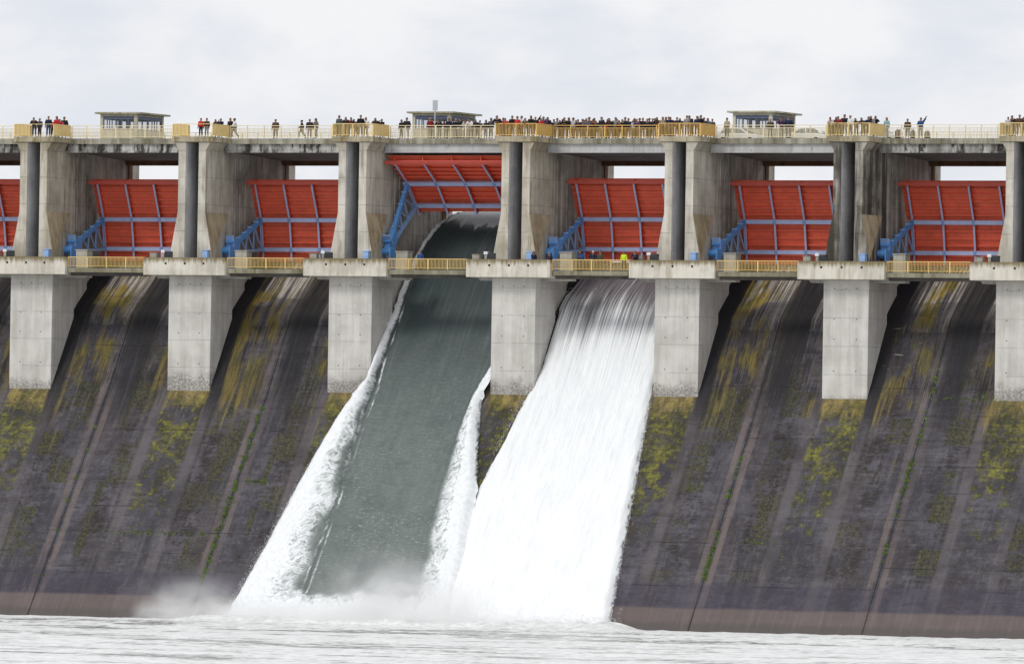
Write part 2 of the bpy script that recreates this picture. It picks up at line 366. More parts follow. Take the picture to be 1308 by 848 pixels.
# structure: spillway
def grid_mesh(name, xs, rows, fn, mat, uvname='bay', uvfn=None, smooth=True, attrs=None):
    """xs: list of params, rows: list of params, fn(a,b)->co"""
    vs = []; fs = []; uvv = []; at = []
    nx = len(xs)
    for b in rows:
        for a in xs:
            vs.append(fn(a, b)); uvv.append(uvfn(a, b, vs[-1]) if uvfn else (a, b))
            if attrs: at.append(attrs(a, b, vs[-1]))
    for j in range(len(rows)-1):
        for i in range(nx-1):
            fs.append((j*nx+i, j*nx+i+1, (j+1)*nx+i+1, (j+1)*nx+i))
    me = bpy.data.meshes.new(name); me.from_pydata(vs, [], fs)
    uvl = me.uv_layers.new(name=uvname)
    uvl.data.foreach_set('uv', [c for lp in me.loops for c in uvv[lp.vertex_index]])
    if attrs:
        for k in at[0]:
            A = me.attributes.new(k, 'FLOAT', 'POINT'); A.data.foreach_set('value', [d[k] for d in at])
    if smooth: me.polygons.foreach_set('use_smooth', [True]*len(me.polygons))
    me.materials.append(mat)
    o = bpy.data.objects.new(name, me); COL.objects.link(o)
    return o
xs = [-110 + i*1.0 for i in range(221)]
rows = [-16.5, -15.6, -14.9] + [-14.9 + 14.9*i/40 for i in range(1, 41)] + [.9*i for i in range(1, 6)] + [5.1, 5.6, 6.2, 6.8, 7.5, 8.2, 8.9, 9.6, 10.1, 10.6, 11.3, 12, 13, 14, 15, 16.5, 18, 20, 24]
def slope_z(y, x):
    z = spz(y)
    if y < -14.9: z = -31.35 - (-14.9-y)*.6
    return z
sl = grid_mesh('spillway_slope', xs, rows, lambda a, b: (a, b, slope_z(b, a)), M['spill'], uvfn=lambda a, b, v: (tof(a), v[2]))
sl['kind'] = 'structure'

# ------------------------------------------------------------------ piers
PIERLAB = {
 1: 'tall concrete pier at the left edge, under the balcony with two red-jacketed watchers',
 2: 'concrete pier second from the left, between two closed red gates with black-stained girders',
 3: 'concrete pier left of the dark green stream and the raised gate',
 4: 'concrete pier standing between the green stream and the white stream',
 5: 'concrete pier at the right edge of the white stream, below the crowded ochre balcony',
 6: 'blackened concrete pier with dark streaked legs, right of the parked white cars',
 7: 'concrete pier cut by the right edge of the picture',
 0: 'concrete pier outside the left edge of the picture', 8: 'concrete pier outside the right edge of the picture'}
def make_pier(k):
    xc = X[k]; t = thing('dam_pier', PIERLAB[k], 'pier', (xc, 0, 0), 'piers of the dam')
    pm = {1: M['piernew'], 4: M['piernew'], 6: M['pierblack']}.get(k, M['pier'])
    # lower block that dies into the slope
    bm = NB(); ext(bm, [(0, -1.57), (4.3, -1.57), (4.3, -6.2), (0.0, -12.9)], 'x', -2.07, 2.07); 
    b = obj('lower_block', bm, M['block'], t, .05)
    bm = NB(); ext(bm, [(4.31, -1.0), (7.4, -1.0), (7.4, -4.0), (4.31, -6.0)], 'x', -1.72, 1.72); ext(bm, [(7.41, -1.0), (16.4, -1.0), (16.4, -2.5), (10.3, -2.5), (7.41, -4.0)], 'x', -1.34, 1.34)
    obj('rear_wall', bm, M['block'], t)
    # tie-rod holes in the block face
    for hz in (-2.3, -4.9, -6.6, -9.3):
        for hx in (-1.05, .0, 1.0):
            if hx == 0 and hz != -2.3: continue
            bm = NB(); box(bm, hx-.04, hx+.04, -.012, .05, hz-.045, hz+.045); obj('tie_rod_hole', bm, M['holes'], b)
    bm = NB(); box(bm, -1.735, 1.735, 4.32, 4.60, -5.4, -1.6); obj('dark_strip', bm, M['holes'], t)  # dark strip at the step between block and rear wall
    # upper pier
    bm = NB()
    ext(bm, [(-1.33, 0), (-.63, 0), (-.63, 3.6), (-.45, 4.2), (0, 4.45), (.45, 4.2), (.63, 3.6), (.63, 0), (1.33, 0), (1.33, 5.6), (-1.33, 5.6)], 'z', -.95, 10.13)
    for s in (-1, 1):        # flared foot with its sloped facet
        A = (s*1.33, 0, 4.0); B = (s*1.33, 4.7, 4.0); C = (s*2.07, 0, 0.0); C1 = (s*2.07, 0, -.95)
        A0 = (s*1.33, 0, -.95); B0 = (s*1.33, 4.7, -.95)
        poly(bm, [A, B, C, C1, A0, B0], [(0, 2, 3, 4), (1, 5, 3, 2), (3, 5, 4)])
        poly(bm, [A, B, C], [(0, 1, 2)], 1)
        # corbel under the balcony
        poly(bm, [(s*1.33, 0, 9.45), (s*1.75, 0, 10.13), (s*1.33, 0, 10.13), (s*1.33, 3.2, 9.45), (s*1.75, 3.2, 10.13), (s*1.33, 3.2, 10.13)],
             [(0, 1, 2), (3, 5, 4), (0, 3, 4, 1), (1, 4, 5, 2)], 0)
    o = obj('column_pair', bm, [pm, M['facet']], t)
    # slot wall faces with the depth shade painted in
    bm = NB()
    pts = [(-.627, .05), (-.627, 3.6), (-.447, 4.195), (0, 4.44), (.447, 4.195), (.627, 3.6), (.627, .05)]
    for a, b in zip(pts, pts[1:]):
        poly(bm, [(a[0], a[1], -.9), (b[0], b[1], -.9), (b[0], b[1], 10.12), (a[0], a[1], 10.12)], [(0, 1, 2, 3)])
    obj('shaded_slot_wall', bm, M['slot'], t)
    # long wall behind, with the shallow ribs of the gate guides
    bm = NB(); box(bm, -1.30, 1.30, 5.6, 16.4, -1.0, 9.95)
    for s in (-1, 1):
        for yy, w in ((5.9, .45), (6.9, .6), (8.0, .3)):
            box(bm, min(s*1.298, s*1.40), max(s*1.298, s*1.40), yy, yy+w, -1, 9.0 if yy < 7.5 else 7.5)
    obj('bay_wall', bm, M['wallside'], t)
    bm = NB(); box(bm, -1.36, 1.36, 16.9, 18.2, -12, 9.2); box(bm, -1.1, 1.1, 16.4, 16.9, -12, 8.4)
    obj('upstream_nose', bm, M['pier'], t)
    for s in (-1, 1):
        for yy, za, zb in ((16.0, -1, 8.7),):
            bm = NB(); cyl(bm, (s*1.42, yy, za), (s*1.42, yy, zb), .08, n=8); obj('wall_pipe', bm, M['rustpipe'], t, smooth=True)
    # balcony slab
    bm = NB(); box(bm, -1.97, 1.97, -.12, 3.3, 10.15, 10.62)
    obj('balcony_slab', bm, M['cap'], t, .03)
    # service platform with parapet
    bm = NB(); box(bm, -3.97, 3.97, -1.30, -1.0, -1.57, -.02); 
    box(bm, -3.97, 3.97, -1.0, .9, -1.57, -.955)
    for s in (-1, 1): box(bm, min(s*3.97, s*3.72), max(s*3.97, s*3.72), -.998, -.6, -.953, -.03)
    pad = obj('parapet', bm, M['pad'], t, .03)
    for hx in (-1.78, .08, 1.9):
        bm = NB(); box(bm, hx-.09, hx+.09, -1.312, -1.2, -.63, -.45); obj('drain_hole', bm, M['holes'], pad)
    # bracket from the pier under the platform edge
    for s in (-1, 1):
        bm = NB()
        poly(bm, [(s*2.08, 1.2, -1.35), (s*4.05, 1.2, -1.35), (s*3.75, 1.2, -1.80), (s*2.08, 1.2, -1.80),
                  (s*2.08, 3.0, -1.35), (s*4.05, 3.0, -1.35), (s*3.75, 3.0, -1.80), (s*2.08, 3.0, -1.80)],
             [(0, 1, 2, 3), (7, 6, 5, 4), (0, 4, 5, 1), (1, 5, 6, 2), (2, 6, 7, 3), (3, 7, 4, 0)])
        obj('platform_bracket', bm, M['bracket'], t)
    return t
PIERS = [make_pier(k) for k in range(9)]

# ------------------------------------------------------------------ bridge spans, walkway spans
BAYNAME = {0: 'in the cut-off leftmost bay', 1: 'in the first full bay', 2: 'left of the raised gate bay', 3: 'in the raised gate bay', 4: 'in the white stream bay', 5: 'in the parked cars bay', 6: 'in the last full bay', 7: 'beyond the right edge'}
for b in range(8):
    x0, x1 = X[b], X[b+1]
    gm = M['girderblack'] if b in (0, 1, 2, 6) else M['girder']
    t = thing('bridge_span', 'concrete road bridge span ' + BAYNAME[b], 'bridge span', (x0, 0, FLOOR), 'bridge spans between the piers')
    L = x1-x0; z = -FLOOR
    bm = NB(); box(bm, .01, L-.01, 3.32, 5.1, z+10.10, z+10.585)
    obj('deck_slab', bm, M['curb'], t)
    bm = NB(); box(bm, .01, L-.01, 15.0, 16.9, z+10.10, z+10.585); obj('rear_kerb', bm, M['curb'], t)
    bm = NB(); box(bm, .01, L-.01, 5.102, 14.998, z+10.10, z+10.14)
    obj('road_surface', bm, M['asphalt'], t)
    bm = NB(); box(bm, 1.40, L-1.40, 3.55, 4.0, z+9.45, z+10.098); box(bm, 1.40, L-1.40, 3.45, 4.1, z+9.34, z+9.449)
    obj('front_girder', bm, gm, t, .02)
    bm = NB()
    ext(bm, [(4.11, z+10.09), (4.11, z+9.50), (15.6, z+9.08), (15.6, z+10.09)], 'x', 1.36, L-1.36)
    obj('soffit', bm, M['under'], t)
    bm = NB(); box(bm, 1.34, L-1.34, 15.61, 16.3, z+8.68, z+10.098)
    obj('rear_girder', bm, M['rear'], t)
    # walkway
    w = thing('walkway_span', 'service walkway slab between the parapets ' + BAYNAME[b], 'walkway', (x0, 0, WALK), 'walkway slabs at gate level')
    bm = NB(); box(bm, 3.98, L-3.98, -.92, .8, -.42, -.02); 
    obj('walkway_slab', bm, M['beam'], w, .02)
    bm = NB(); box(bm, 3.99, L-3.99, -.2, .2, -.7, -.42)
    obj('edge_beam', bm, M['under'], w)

# ------------------------------------------------------------------ railings
def rail_run(t, p, q, h, mat, sp=.125, pk=.032, nposts=None, double=True, pickets=True, flat=None, postw=.075):
    """railing from p to q at floor level, parts of t"""
    p = Vector(p); q = Vector(q); d = q-p; L = d.length; u = d.normalized()
    Z = Vector((0, 0, 1))
    bm = NB(); bar(bm, p+Z*h, q+Z*h, .075, .06)
    if double: bar(bm, p+Z*(h-.22), q+Z*(h-.22), .04, .04)
    bar(bm, p+Z*.12, q+Z*.12, .04, .045)
    obj('rails', bm, mat, t)
    n = nposts or max(1, round(L/1.54))
    for i in range(n+1):
        bm = NB(); c = p + d*(i/n); bar(bm, c, c+Z*(h-.03), postw, postw, up=(0, 1, 0)); obj('post', bm, mat, t)
    if pickets:
        bm = NB(); k = int(L/sp); top = h-.22 if double else h
        for i in range(1, k):
            c = p + u*(i*L/k)
            bar(bm, c+Z*.12, c+Z*top, flat or pk, pk, up=(-u.y, u.x, 0))
        o = obj('pickets', bm, mat, t)
for b in range(8):
    x0, x1 = X[b]+2.0, X[b+1]-2.0
    t = thing('deck_railing', 'cream picket railing along the road deck ' + BAYNAME[b], 'railing', (x0, 3.42, FLOOR), 'railings along the road deck')
    rail_run(t, (0, 0, 0), (x1-x0, 0, 0), 1.10, M['ochre'] if b == 4 else M['cream'])
    t = thing('rear_railing', 'cream railing on the far side of the road deck ' + BAYNAME[b], 'railing', (x0-2, 16.6, FLOOR), 'railings on the far side of the deck')
    rail_run(t, (0, 0, 0), (X[b+1]-X[b]-.1, 0, 0), 1.05, M['cream'], sp=.25)
    x0, x1 = X[b]+4.03, X[b+1]-4.03
    t = thing('walkway_railing', 'yellow picket railing of the service walkway ' + BAYNAME[b], 'railing', (x0, -.86, WALK), 'yellow railings at gate level')
    rail_run(t, (0, 0, 0), (x1-x0, 0, 0), .93, M['walkyellow'], sp=.13, double=False, nposts=4)
BALL = {1: 'pale yellow balcony railing with an open gap, on the leftmost pier', 2: 'pale yellow balcony railing with an open gap, on the second pier',
        3: 'yellow balcony railing on the pier left of the raised gate', 4: 'ochre balcony railing on the pier between the two streams',
        5: 'ochre balcony railing on the pier right of the white stream', 6: 'yellow balcony railing on the blackened pier', 7: 'yellow balcony railing at the right edge of the picture',
        0: 'yellow balcony railing beyond the left edge', 8: 'yellow balcony railing beyond the right edge'}
for k in range(9):
    mt = M['ochre'] if k in (4, 5) else M['yellow']
    t = thing('balcony_railing', BALL[k], 'railing', (X[k], 0, 10.62), 'railings of the pier balconies')
    if k in (1, 2):
        rail_run(t, (-1.92, -.05, 0), (-.45, -.05, 0), 1.1, mt, double=False, nposts=1, flat=.07)
        bm = NB(); bar(bm, (-.45, -.05, 1.1), (1.92, -.05, 1.1), .06, .05); bar(bm, (-.45, -.05, .12), (1.92, -.05, .12), .04, .04); obj('rails', bm, mt, t)
    else:
        rail_run(t, (-1.92, -.05, 0), (1.92, -.05, 0), 1.1, mt, double=False, nposts=2, postw=.09)
    for s in (-1, 1):
        rail_run(t, (s*1.92, .02, 0), (s*1.92, 3.25, 0), 1.1, mt, double=False, nposts=1, flat=.10, sp=.14)

# ------------------------------------------------------------------ gates
PIV = (3.2, .72)
PROF = [(6.90, -.75), (6.88, .0), (6.85, .30), (6.615, 1.6), (6.38, 2.9), (5.62, 4.55), (4.86, 6.2)]   # front of the beams, relative to the pivot
def off(d):       # profile moved outwards by d
    out = []
    for i, (y, z) in enumerate(PROF):
        a = PROF[max(0, i-1)]; b = PROF[min(len(PROF)-1, i+1)]
        ty, tz = b[0]-a[0], b[1]-a[1]; l = math.hypot(ty, tz); out.append((y + tz/l*d, z - ty/l*d))
    return out
def along(pr, z):
    return interp([(p[1], p[0]) for p in pr], z)
GLAB = {0: 'closed red gate cut by the left edge of the picture', 1: 'closed red gate in the first full bay from the left', 2: 'closed red gate directly left of the pier before the raised gate',
        3: 'red gate swung open and raised above the green stream', 4: 'closed red gate above the white stream, behind the walkway visitors', 5: 'closed red gate below the bridge with parked cars',
        6: 'closed red gate in the last full bay at the right', 7: 'closed red gate beyond the right edge'}
def make_gate(b):
    W = X[b+1]-X[b]; gx0, gx1 = 1.48, W-1.48
    t = thing('radial_gate', GLAB[b], 'sluice gate', (X[b], PIV[0], PIV[1]), 'red sluice gates between the piers')
    if b == 3: t.rotation_euler = (radians(35.2), 0, 0)
    elif b == 4: t.rotation_euler = (radians(1.5), 0, 0)
    so = off(.62); si = off(.59)
    bm = NB()
    fine_o = [(along(so, z), z) for z in [so[0][1] + (so[-1][1]-so[0][1])*i/16 for i in range(17)]]
    ext(bm, fine_o + [(y-.04, z) for y, z in reversed(fine_o)], 'x', gx0, gx1)
    skin = obj('skin_plate', bm, M['red'], t)
    bm = NB()     # horizontal red stiffeners
    for z in (.95, 1.55, 2.2, 3.55, 4.1, 4.7, 5.25, 5.75, -.25):
        ys = along(si, z); box(bm, gx0+.02, gx1-.02, ys-.20, ys-.005, z-.03, z+.03)
        box(bm, gx0+.02, gx1-.02, ys-.24, ys-.201, z-.085, z+.085)
    obj('stiffeners', bm, M['redrib'], t)
    nb = 5; st = gx0+.72; gap = (gx1-gx0-1.35)/(nb-1+.05)
    for i in range(nb):
        xb = st + i*gap
        bm = NB()
        web = [(y+.06, z) for y, z in PROF] + [(y, z) for y, z in reversed(off(.57))]
        ext(bm, web, 'x', xb-.02, xb+.02)
        w = obj('beam_web', bm, M['redrib'], t)
        bm = NB(); fl = PROF + [(y, z) for y, z in reversed(off(.05))]
        ext(bm, fl, 'x', xb-.085, xb+.085); obj('vertical_beam', bm, M['blue'], t)
    for z, h in ((.30, .30), (2.9, .31)):
        ys = along(PROF, z); bm = NB()
        box(bm, gx0+.3, gx1-.3, ys-.10, ys-.04, z-h/2, z+h/2); box(bm, gx0+.3, gx1-.3, ys-.12, ys+.12, z+h/2+.002, z+h/2+.03); box(bm, gx0+.3, gx1-.3, ys-.12, ys+.12, z-h/2-.03, z-h/2-.002)
        obj('horizontal_girder', bm, M['blue'], t)
        for i in range(nb):      # gusset plates on the crossings
            bm = NB(); xb = st+i*gap; box(bm, xb-.13, xb+.13, ys-.165, ys-.142, z-h*.55, z+h*.55); obj('gusset', bm, M['gusset'], t)
    zt = 6.2; ys = along(PROF, zt); bm = NB(); box(bm, gx0-.05, gx1+.05, ys-.10, ys+.05, zt+.02, zt+.07); box(bm, gx0-.05, gx1+.05, ys-.16, ys-.10, zt-.22, zt+.10)
    obj('top_flange', bm, M['redtop'], t)
    for s, xa, xg in ((1, 1.95, st+.02), (-1, W-1.95, W-(st+.35))):
        am = M['bluearm']
        a = (xa, 0.1, 0); mid = (xg, PROF[4][0]-.12, 2.86); lo = (xg, PROF[2][0]-.12, .25)
        bm = NB()
        a1 = Vector(a) + (Vector(mid)-Vector(a))*.30; a1b = Vector(a) + (Vector(lo)-Vector(a))*.26
        arm = None
        bm2 = NB()
        # solid root plate, box shaped
        for dx in (-.2, .2):
            r = [(Vector(a)+Vector((dx, -.1, .30))), (Vector(a)+Vector((dx, -.15, -.33))), a1b+Vector((dx, 0, -.22)), a1+Vector((dx, .1, .25))]
            r2 = [v+Vector((.05, 0, 0)) for v in r]
            poly(bm2, [tuple(v) for v in r+r2], [(0, 1, 2, 3), (7, 6, 5, 4), (0, 4, 5, 1), (1, 5, 6, 2), (2, 6, 7, 3), (3, 7, 4, 0)])
        bar(bm2, Vector(a)+Vector((0, -.1, .28)), a1+Vector((0, .1, .22)), .46, .05)
        bar(bm2, Vector(a)+Vector((0, -.15, -.3)), a1b+Vector((0, 0, -.2)), .46, .05)
        bar(bm2, a, mid, .32, .38, up=(0, -1, 1))
        arm = obj('gate_arm', bm2, am, t)
        bm = NB(); bar(bm, Vector(a), mid, .44, .035, up=(0, -1, 1)); 
        bm.free()
        bm = NB(); bar(bm, Vector(a)+Vector((-s*.0, .2, -.1)), lo, .30, .22); obj('lower_chord', bm, M['bluearmlight'], arm)
        A, Mi, Lo = Vector(a), Vector(mid), Vector(lo)
        cu = [A.lerp(Mi, k) for k in (.40, .60, .80, .98)]; cl = [A.lerp(Lo, k) for k in (.32, .52, .74, .98)]
        for i in range(4):
            bm = NB(); bar(bm, cu[i], cl[i], .12, .10, up=(1, 0, 0)); obj('brace', bm, M['bluearmlight'], arm)
            if i < 3:
                bm = NB(); bar(bm, cu[i], cl[i+1], .10, .09, up=(1, 0, 0)); obj('brace', bm, M['bluearmlight'], arm)
        # cross bars on the face of the main member
        for k in (.35, .52, .70, .88):
            bm = NB(); c = A.lerp(Mi, k); bar(bm, c+Vector((-.23, -.2, .2)), c+Vector((.23, -.2, .2)), .06, .12); obj('cross_bar', bm, M['bluearmlight'], arm)
        # lifting lugs standing on the root
        dirn = (Mi-A).normalized(); nrm = Vector((0, -dirn.z, dirn.y))
        for dx in (-.24, .02, .26):
            bm = NB(); c = A.lerp(Mi, .10)+Vector((dx, 0, 0)); bar(bm, c, c+nrm*1.05+dirn*.25, .09, .30, up=(1, 0, 0)); obj('lifting_lug', bm, M['bluearmlight'], arm)
        bm = NB(); c = A.lerp(Mi, .10)+nrm*.55; cyl(bm, c+Vector((-.35, 0, 0)), c+Vector((.38, 0, 0)), .12, n=12); obj('lug_pin', bm, am, arm)
    return t
for b in range(8): make_gate(b)
for b in range(8):
    W = X[b+1]-X[b]
    for s, xa, sidename in ((1, X[b]+1.95, 'left'), (-1, X[b+1]-1.95, 'right')):
        t = thing('trunnion_bearing', 'blue bearing block, %s of the gate %s' % (sidename, BAYNAME[b]), 'bearing', (xa, PIV[0], PIV[1]), 'bearing blocks of the gate arms')
        bm = NB(); cyl(bm, (-.42, 0, 0), (.42, 0, 0), .30, n=20); obj('bearing_drum', bm, M['bluearm'], t, .02, True)
        bm = NB(); box(bm, -.55, -.40, -.5, .5, -1.66, .35); box(bm, .43, .56, -.5, .5, -1.66, .35); box(bm, -.7, .7, -.7, .7, -1.67, -1.45); obj('bearing_frame', bm, M['bluearm'], t, .02)
        # its concrete seat grows out of the pier
        t2 = thing('bearing_pedestal', 'concrete pedestal, %s of the gate %s' % (sidename, BAYNAME[b]), 'pedestal', (xa, PIV[0], -.95), 'pedestals of the gate arms')
        bm = NB(); box(bm, -.6, .75, .75 - .2, 2.0, -.6, 1.62) if False else box(bm, -.72, .72, -2.0, 1.2, -.6, -.004); obj('pedestal', bm, M['boxc'], t2, .03)
        if s == 1:
            tb = thing('motor_box', 'small pale blue motor box beside the pier foot ' + BAYNAME[b], 'equipment box', (xa-.25+.05, -.25, WALK), 'pale blue motor boxes on the walkway')
            bm = NB(); box(bm, -.40, .12, -.25, .25, .15, 1.55); obj('casing', bm, M['bluearmlight'], tb, .04)
            bm = NB(); box(bm, -.46, .18, -.3, .3, 1.55, 1.62); obj('lid', bm, M['bluearmlight'], tb, .01)
            bm = NB()
            for lx in (-.33, .05):
                for ly in (-.2, .2): box(bm, lx-.03, lx+.03, ly-.03, ly+.03, 0, .15)
            obj('feet', bm, M['dark'], tb)
    # plinth boxes behind the railing
    px = X[b]+4.5
    t = thing('concrete_plinth', 'weathered square concrete plinth on the walkway ' + BAYNAME[b], 'plinth', (px, 1.5, WALK), 'square plinths under the gate arms')
    bm = NB(); box(bm, -.62, .5, -.6, .5, -.85, 1.55); obj('block', bm, M['boxc'], t, .04); bm = NB(); box(bm, -.68, .56, -.66, .56, 1.553, 1.64); obj('capping', bm, M['boxc'], t, .02)
    px = X[b+1]-3.55
    t = thing('cable_box', 'low pale concrete box near the right pier foot ' + BAYNAME[b], 'equipment box', (px, .1, WALK), 'pale concrete boxes on the walkway')
    bm = NB(); box(bm, -.35, .30, -.3, .3, 0, 1.33); obj('body', bm, M['boxc'], t, .03); bm = NB(); box(bm, -.39, .34, -.34, .34, 1.333, 1.38); obj('lid', bm, M['bracket'], t)
    t = thing('signal_post', 'short pale post with a white cap on the walkway ' + BAYNAME[b], 'post', (px+.85, .1, WALK), 'short capped posts on the walkway')
    bm = NB(); box(bm, -.12, .12, -.12, .12, 0, 1.35); obj('shaft', bm, M['boxc'], t, .02); bm = NB(); box(bm, -.18, .18, -.18, .18, 1.353, 1.62); obj('cap', bm, M['whitepaint'], t, .03)
    t = thing('control_cabinet', 'dark metal control cabinet against the pier foot ' + BAYNAME[b], 'cabinet', (px+1.45, .3, WALK), 'dark cabinets on the walkway')
    bm = NB(); box(bm, -.38, .38, -.3, .3, .08, 1.5); obj('casing', bm, M['darkbox'], t, .02); bm = NB(); box(bm, -.34, .34, -.335, -.302, .15, 1.4); obj('door', bm, M['dark'], t); bm = NB(); box(bm, -.3, .3, -.2, .2, 0, .08); obj('plinth', bm, M['boxc'], t)

# ------------------------------------------------------------------ control houses
HL = {1: 'flat-roofed control house at the left, no people in front of it', 3: 'flat-roofed control house behind the black-coated crowd and the signpost', 5: 'flat-roofed control house behind the parked white cars'}
for b, rel in ((1, 1.98), (3, 1.52), (5, 1.15)):
    t = thing('control_house', HL[b], 'control house', (X[b]+rel, 9, FLOOR), 'control houses on the road deck')
    w, d, H = 3.65, 5.4, 2.42
    bm = NB()
    # walls with openings front, right, left, back: sill wall, piers, lintel
    sill, head = 1.0, 2.22; box(bm, .001, w-.001, .001, d-.001, -.459, -.001)
    box(bm, 0, w, 0, .14, 0, sill); box(bm, 0, w, d-.14, d, 0, sill); box(bm, 0, .14, .14, d-.14, 0, sill); box(bm, w-.14, w, .14, d-.14, 0, sill)
    box(bm, 0, w, 0, .14, head, H); box(bm, 0, w, d-.14, d, head, H); box(bm, 0, .14, .14, d-.14, head, H); box(bm, w-.14, w, .14, d-.14, head, H)
    for px_, py_ in ((0, 0), (w-.28, 0), (0, d-.28), (w-.28, d-.28)): box(bm, px_+.001, px_+.279, py_+.001, py_+.279, sill, head)
    obj('walls', bm, M['house'], t)
    bm = NB(); box(bm, -.42, w+.42, -.32, d+.5, H+.001, H+.15); obj('roof', bm, M['roof'], t)
    for (ax, a0, a1, fy, nm) in (('x', .28, w-.28, .07, 5), ('x', .28, w-.28, d-.07, 5), ('y', .28, d-.28, w-.07, 5), ('y', .28, d-.28, .07, 5)):
        def bx_(bm, u0, u1, z0, z1, th=.03):
            if ax == 'x': box(bm, u0, u1, fy-th, fy+th, z0, z1)
            else: box(bm, fy-th, fy+th, u0, u1, z0, z1)
        bm = NB(); bx_(bm, a0, a1, sill, sill+.07); bx_(bm, a0, a1, head-.28, head-.001); 
        for i in range(nm+1):
            u = a0 + (a1-a0)*i/nm; u0 = min(max(u-.04, a0), a1-.08); bx_(bm, u0, u0+.08, sill+.07, head-.28)
        fr = obj('window', bm, M['winframe'], t)
        bm = NB(); bx_(bm, a0, a1, sill+.07, head-.28, .006); obj('pane', bm, M['glass'], fr)
    bm = NB(); box(bm, -.02, 0.0, 3.6, 4.4, 0, 2.0); obj('door', bm, M['winframe'], t)

# signpost in front of the middle house
t = thing('signpost', 'tall thin pole with a grey sign panel at its top, over the raised gate', 'sign', (-9.3, 3.62, FLOOR))
bm = NB(); cyl(bm, (0, 0, 0), (0, 0, 2.45), .05, n=10); obj('pole', bm, M['steel'], t, smooth=True)
bm = NB(); box(bm, -.22, .24, -.04, .02, 2.42, 3.32); obj('panel', bm, M['signgrey'], t, .01)
# red and white marker beside the blackened pier balcony
t = thing('marker_post', 'red and white marker post at the railing left of the blackened pier balcony', 'marker', (28.55, 3.75, FLOOR))
bm = NB(); cyl(bm, (0, 0, 0), (0, 0, .35), .12, n=12); obj('base_band', bm, M['redbright'], t); bm = NB(); cyl(bm, (0, 0, .352), (0, 0, .6), .11, n=12); obj('white_band', bm, M['whitepaint'], t)
bm = NB(); cyl(bm, (0, 0, .602), (0, 0, 1.0), .12, .08, n=12); obj('top_band', bm, M['redbright'], t)

# ------------------------------------------------------------------ cars
def make_car(x, y, label, flip=False):
    t = thing('parked_car', label, 'car', (x, y, FLOOR-.46), 'white cars parked on the deck')
    L = 4.1; s = -1 if flip else 1
    def P(a): return [(s*(u-L/2), z) for u, z in a]
    lower = [(0, .35), (0.05, .72), (.15, .84), (1.05, .93), (L-1.0, .95), (L-.12, .88), (L, .60), (L-.02, .35), (L-.45, .22), (.5, .22)]
    cab = [(.85, .93), (1.65, 1.40), (2.0, 1.47), (3.05, 1.45), (3.55, 1.25), (3.85, .95)]
    bm = NB(); ext(bm, P(lower), 'y', -.82, .82); 
    # cabin tapers inward
    c = P(cab); n = len(c)
    A = [bm.verts.new((u, -.80 + .16*((z-.93)/.54), z)) for u, z in c]; B = [bm.verts.new((u, .80 - .16*((z-.93)/.54), z)) for u, z in c]
    for i in range(n): bm.faces.new((A[i], A[(i+1) % n], B[(i+1) % n], B[i]))
    bm.faces.new(A[::-1]); bm.faces.new(B)
    body = obj('body', bm, M['whitepaint'], t, .05)
    for sd in (-1, 1):
        for w in ([(1.12, .98), (1.70, 1.34), (2.20, 1.38), (2.20, .98)], [(2.28, .98), (2.28, 1.38), (3.02, 1.36), (3.40, 1.15), (3.45, .98)]):
            bm = NB(); pp = P(w); V = [bm.verts.new((u, sd*(.812 - .16*((z-.93)/.54)), z)) for u, z in pp]; bm.faces.new(V); obj('side_window', bm, M['carglass'], t)
    for (a, b2, nm) in (((.93, .99), (1.60, 1.385), 'windscreen'), ((3.80, .99), (3.53, 1.235), 'rear_window')):
        bm = NB(); (u0, z0), (u1, z1) = P([a, b2]); o = .012*(-s if nm == 'windscreen' else s)
        V = [bm.verts.new(v) for v in ((u0+o, -.66, z0+.01), (u0+o, .66, z0+.01), (u1+o, .58, z1+.01), (u1+o, -.58, z1+.01))]; bm.faces.new(V); obj(nm, bm, M['carglass'], t)
    for u in (.75, 3.25):
        for sd in (-1, 1):
            bm = NB(); uu = s*(u-L/2); cyl(bm, (uu, sd*.66, .31), (uu, sd*.86, .31), .31, n=20); wh = obj('wheel', bm, M['tyre'], t)
            bm = NB(); cyl(bm, (uu, sd*.862, .31), (uu, sd*.872, .31), .19, n=16); obj('rim', bm, M['steel'], wh)
    for sd in (-1, 1):
        bm = NB(); u0 = s*(.02-L/2); box(bm, min(u0-.02, u0+.05), max(u0-.02, u0+.05), sd*.6-.15, sd*.6+.15, .62, .76); obj('headlight', bm, M['glass'], t)
        bm = NB(); u0 = s*(L-.02-L/2); box(bm, min(u0-.03, u0+.03), max(u0-.03, u0+.03), sd*.62-.12, sd*.62+.12, .62, .80); obj('taillight', bm, M['redbright'], t)
make_car(18.35, 6.2, 'white car parked on the deck in front of the right control house', True)
make_car(24.6, 6.2, 'white car parked between the right control house and the blackened pier balcony')
make_car(31.2, 6.3, 'white car partly hidden behind the people on the blackened pier balcony', True)

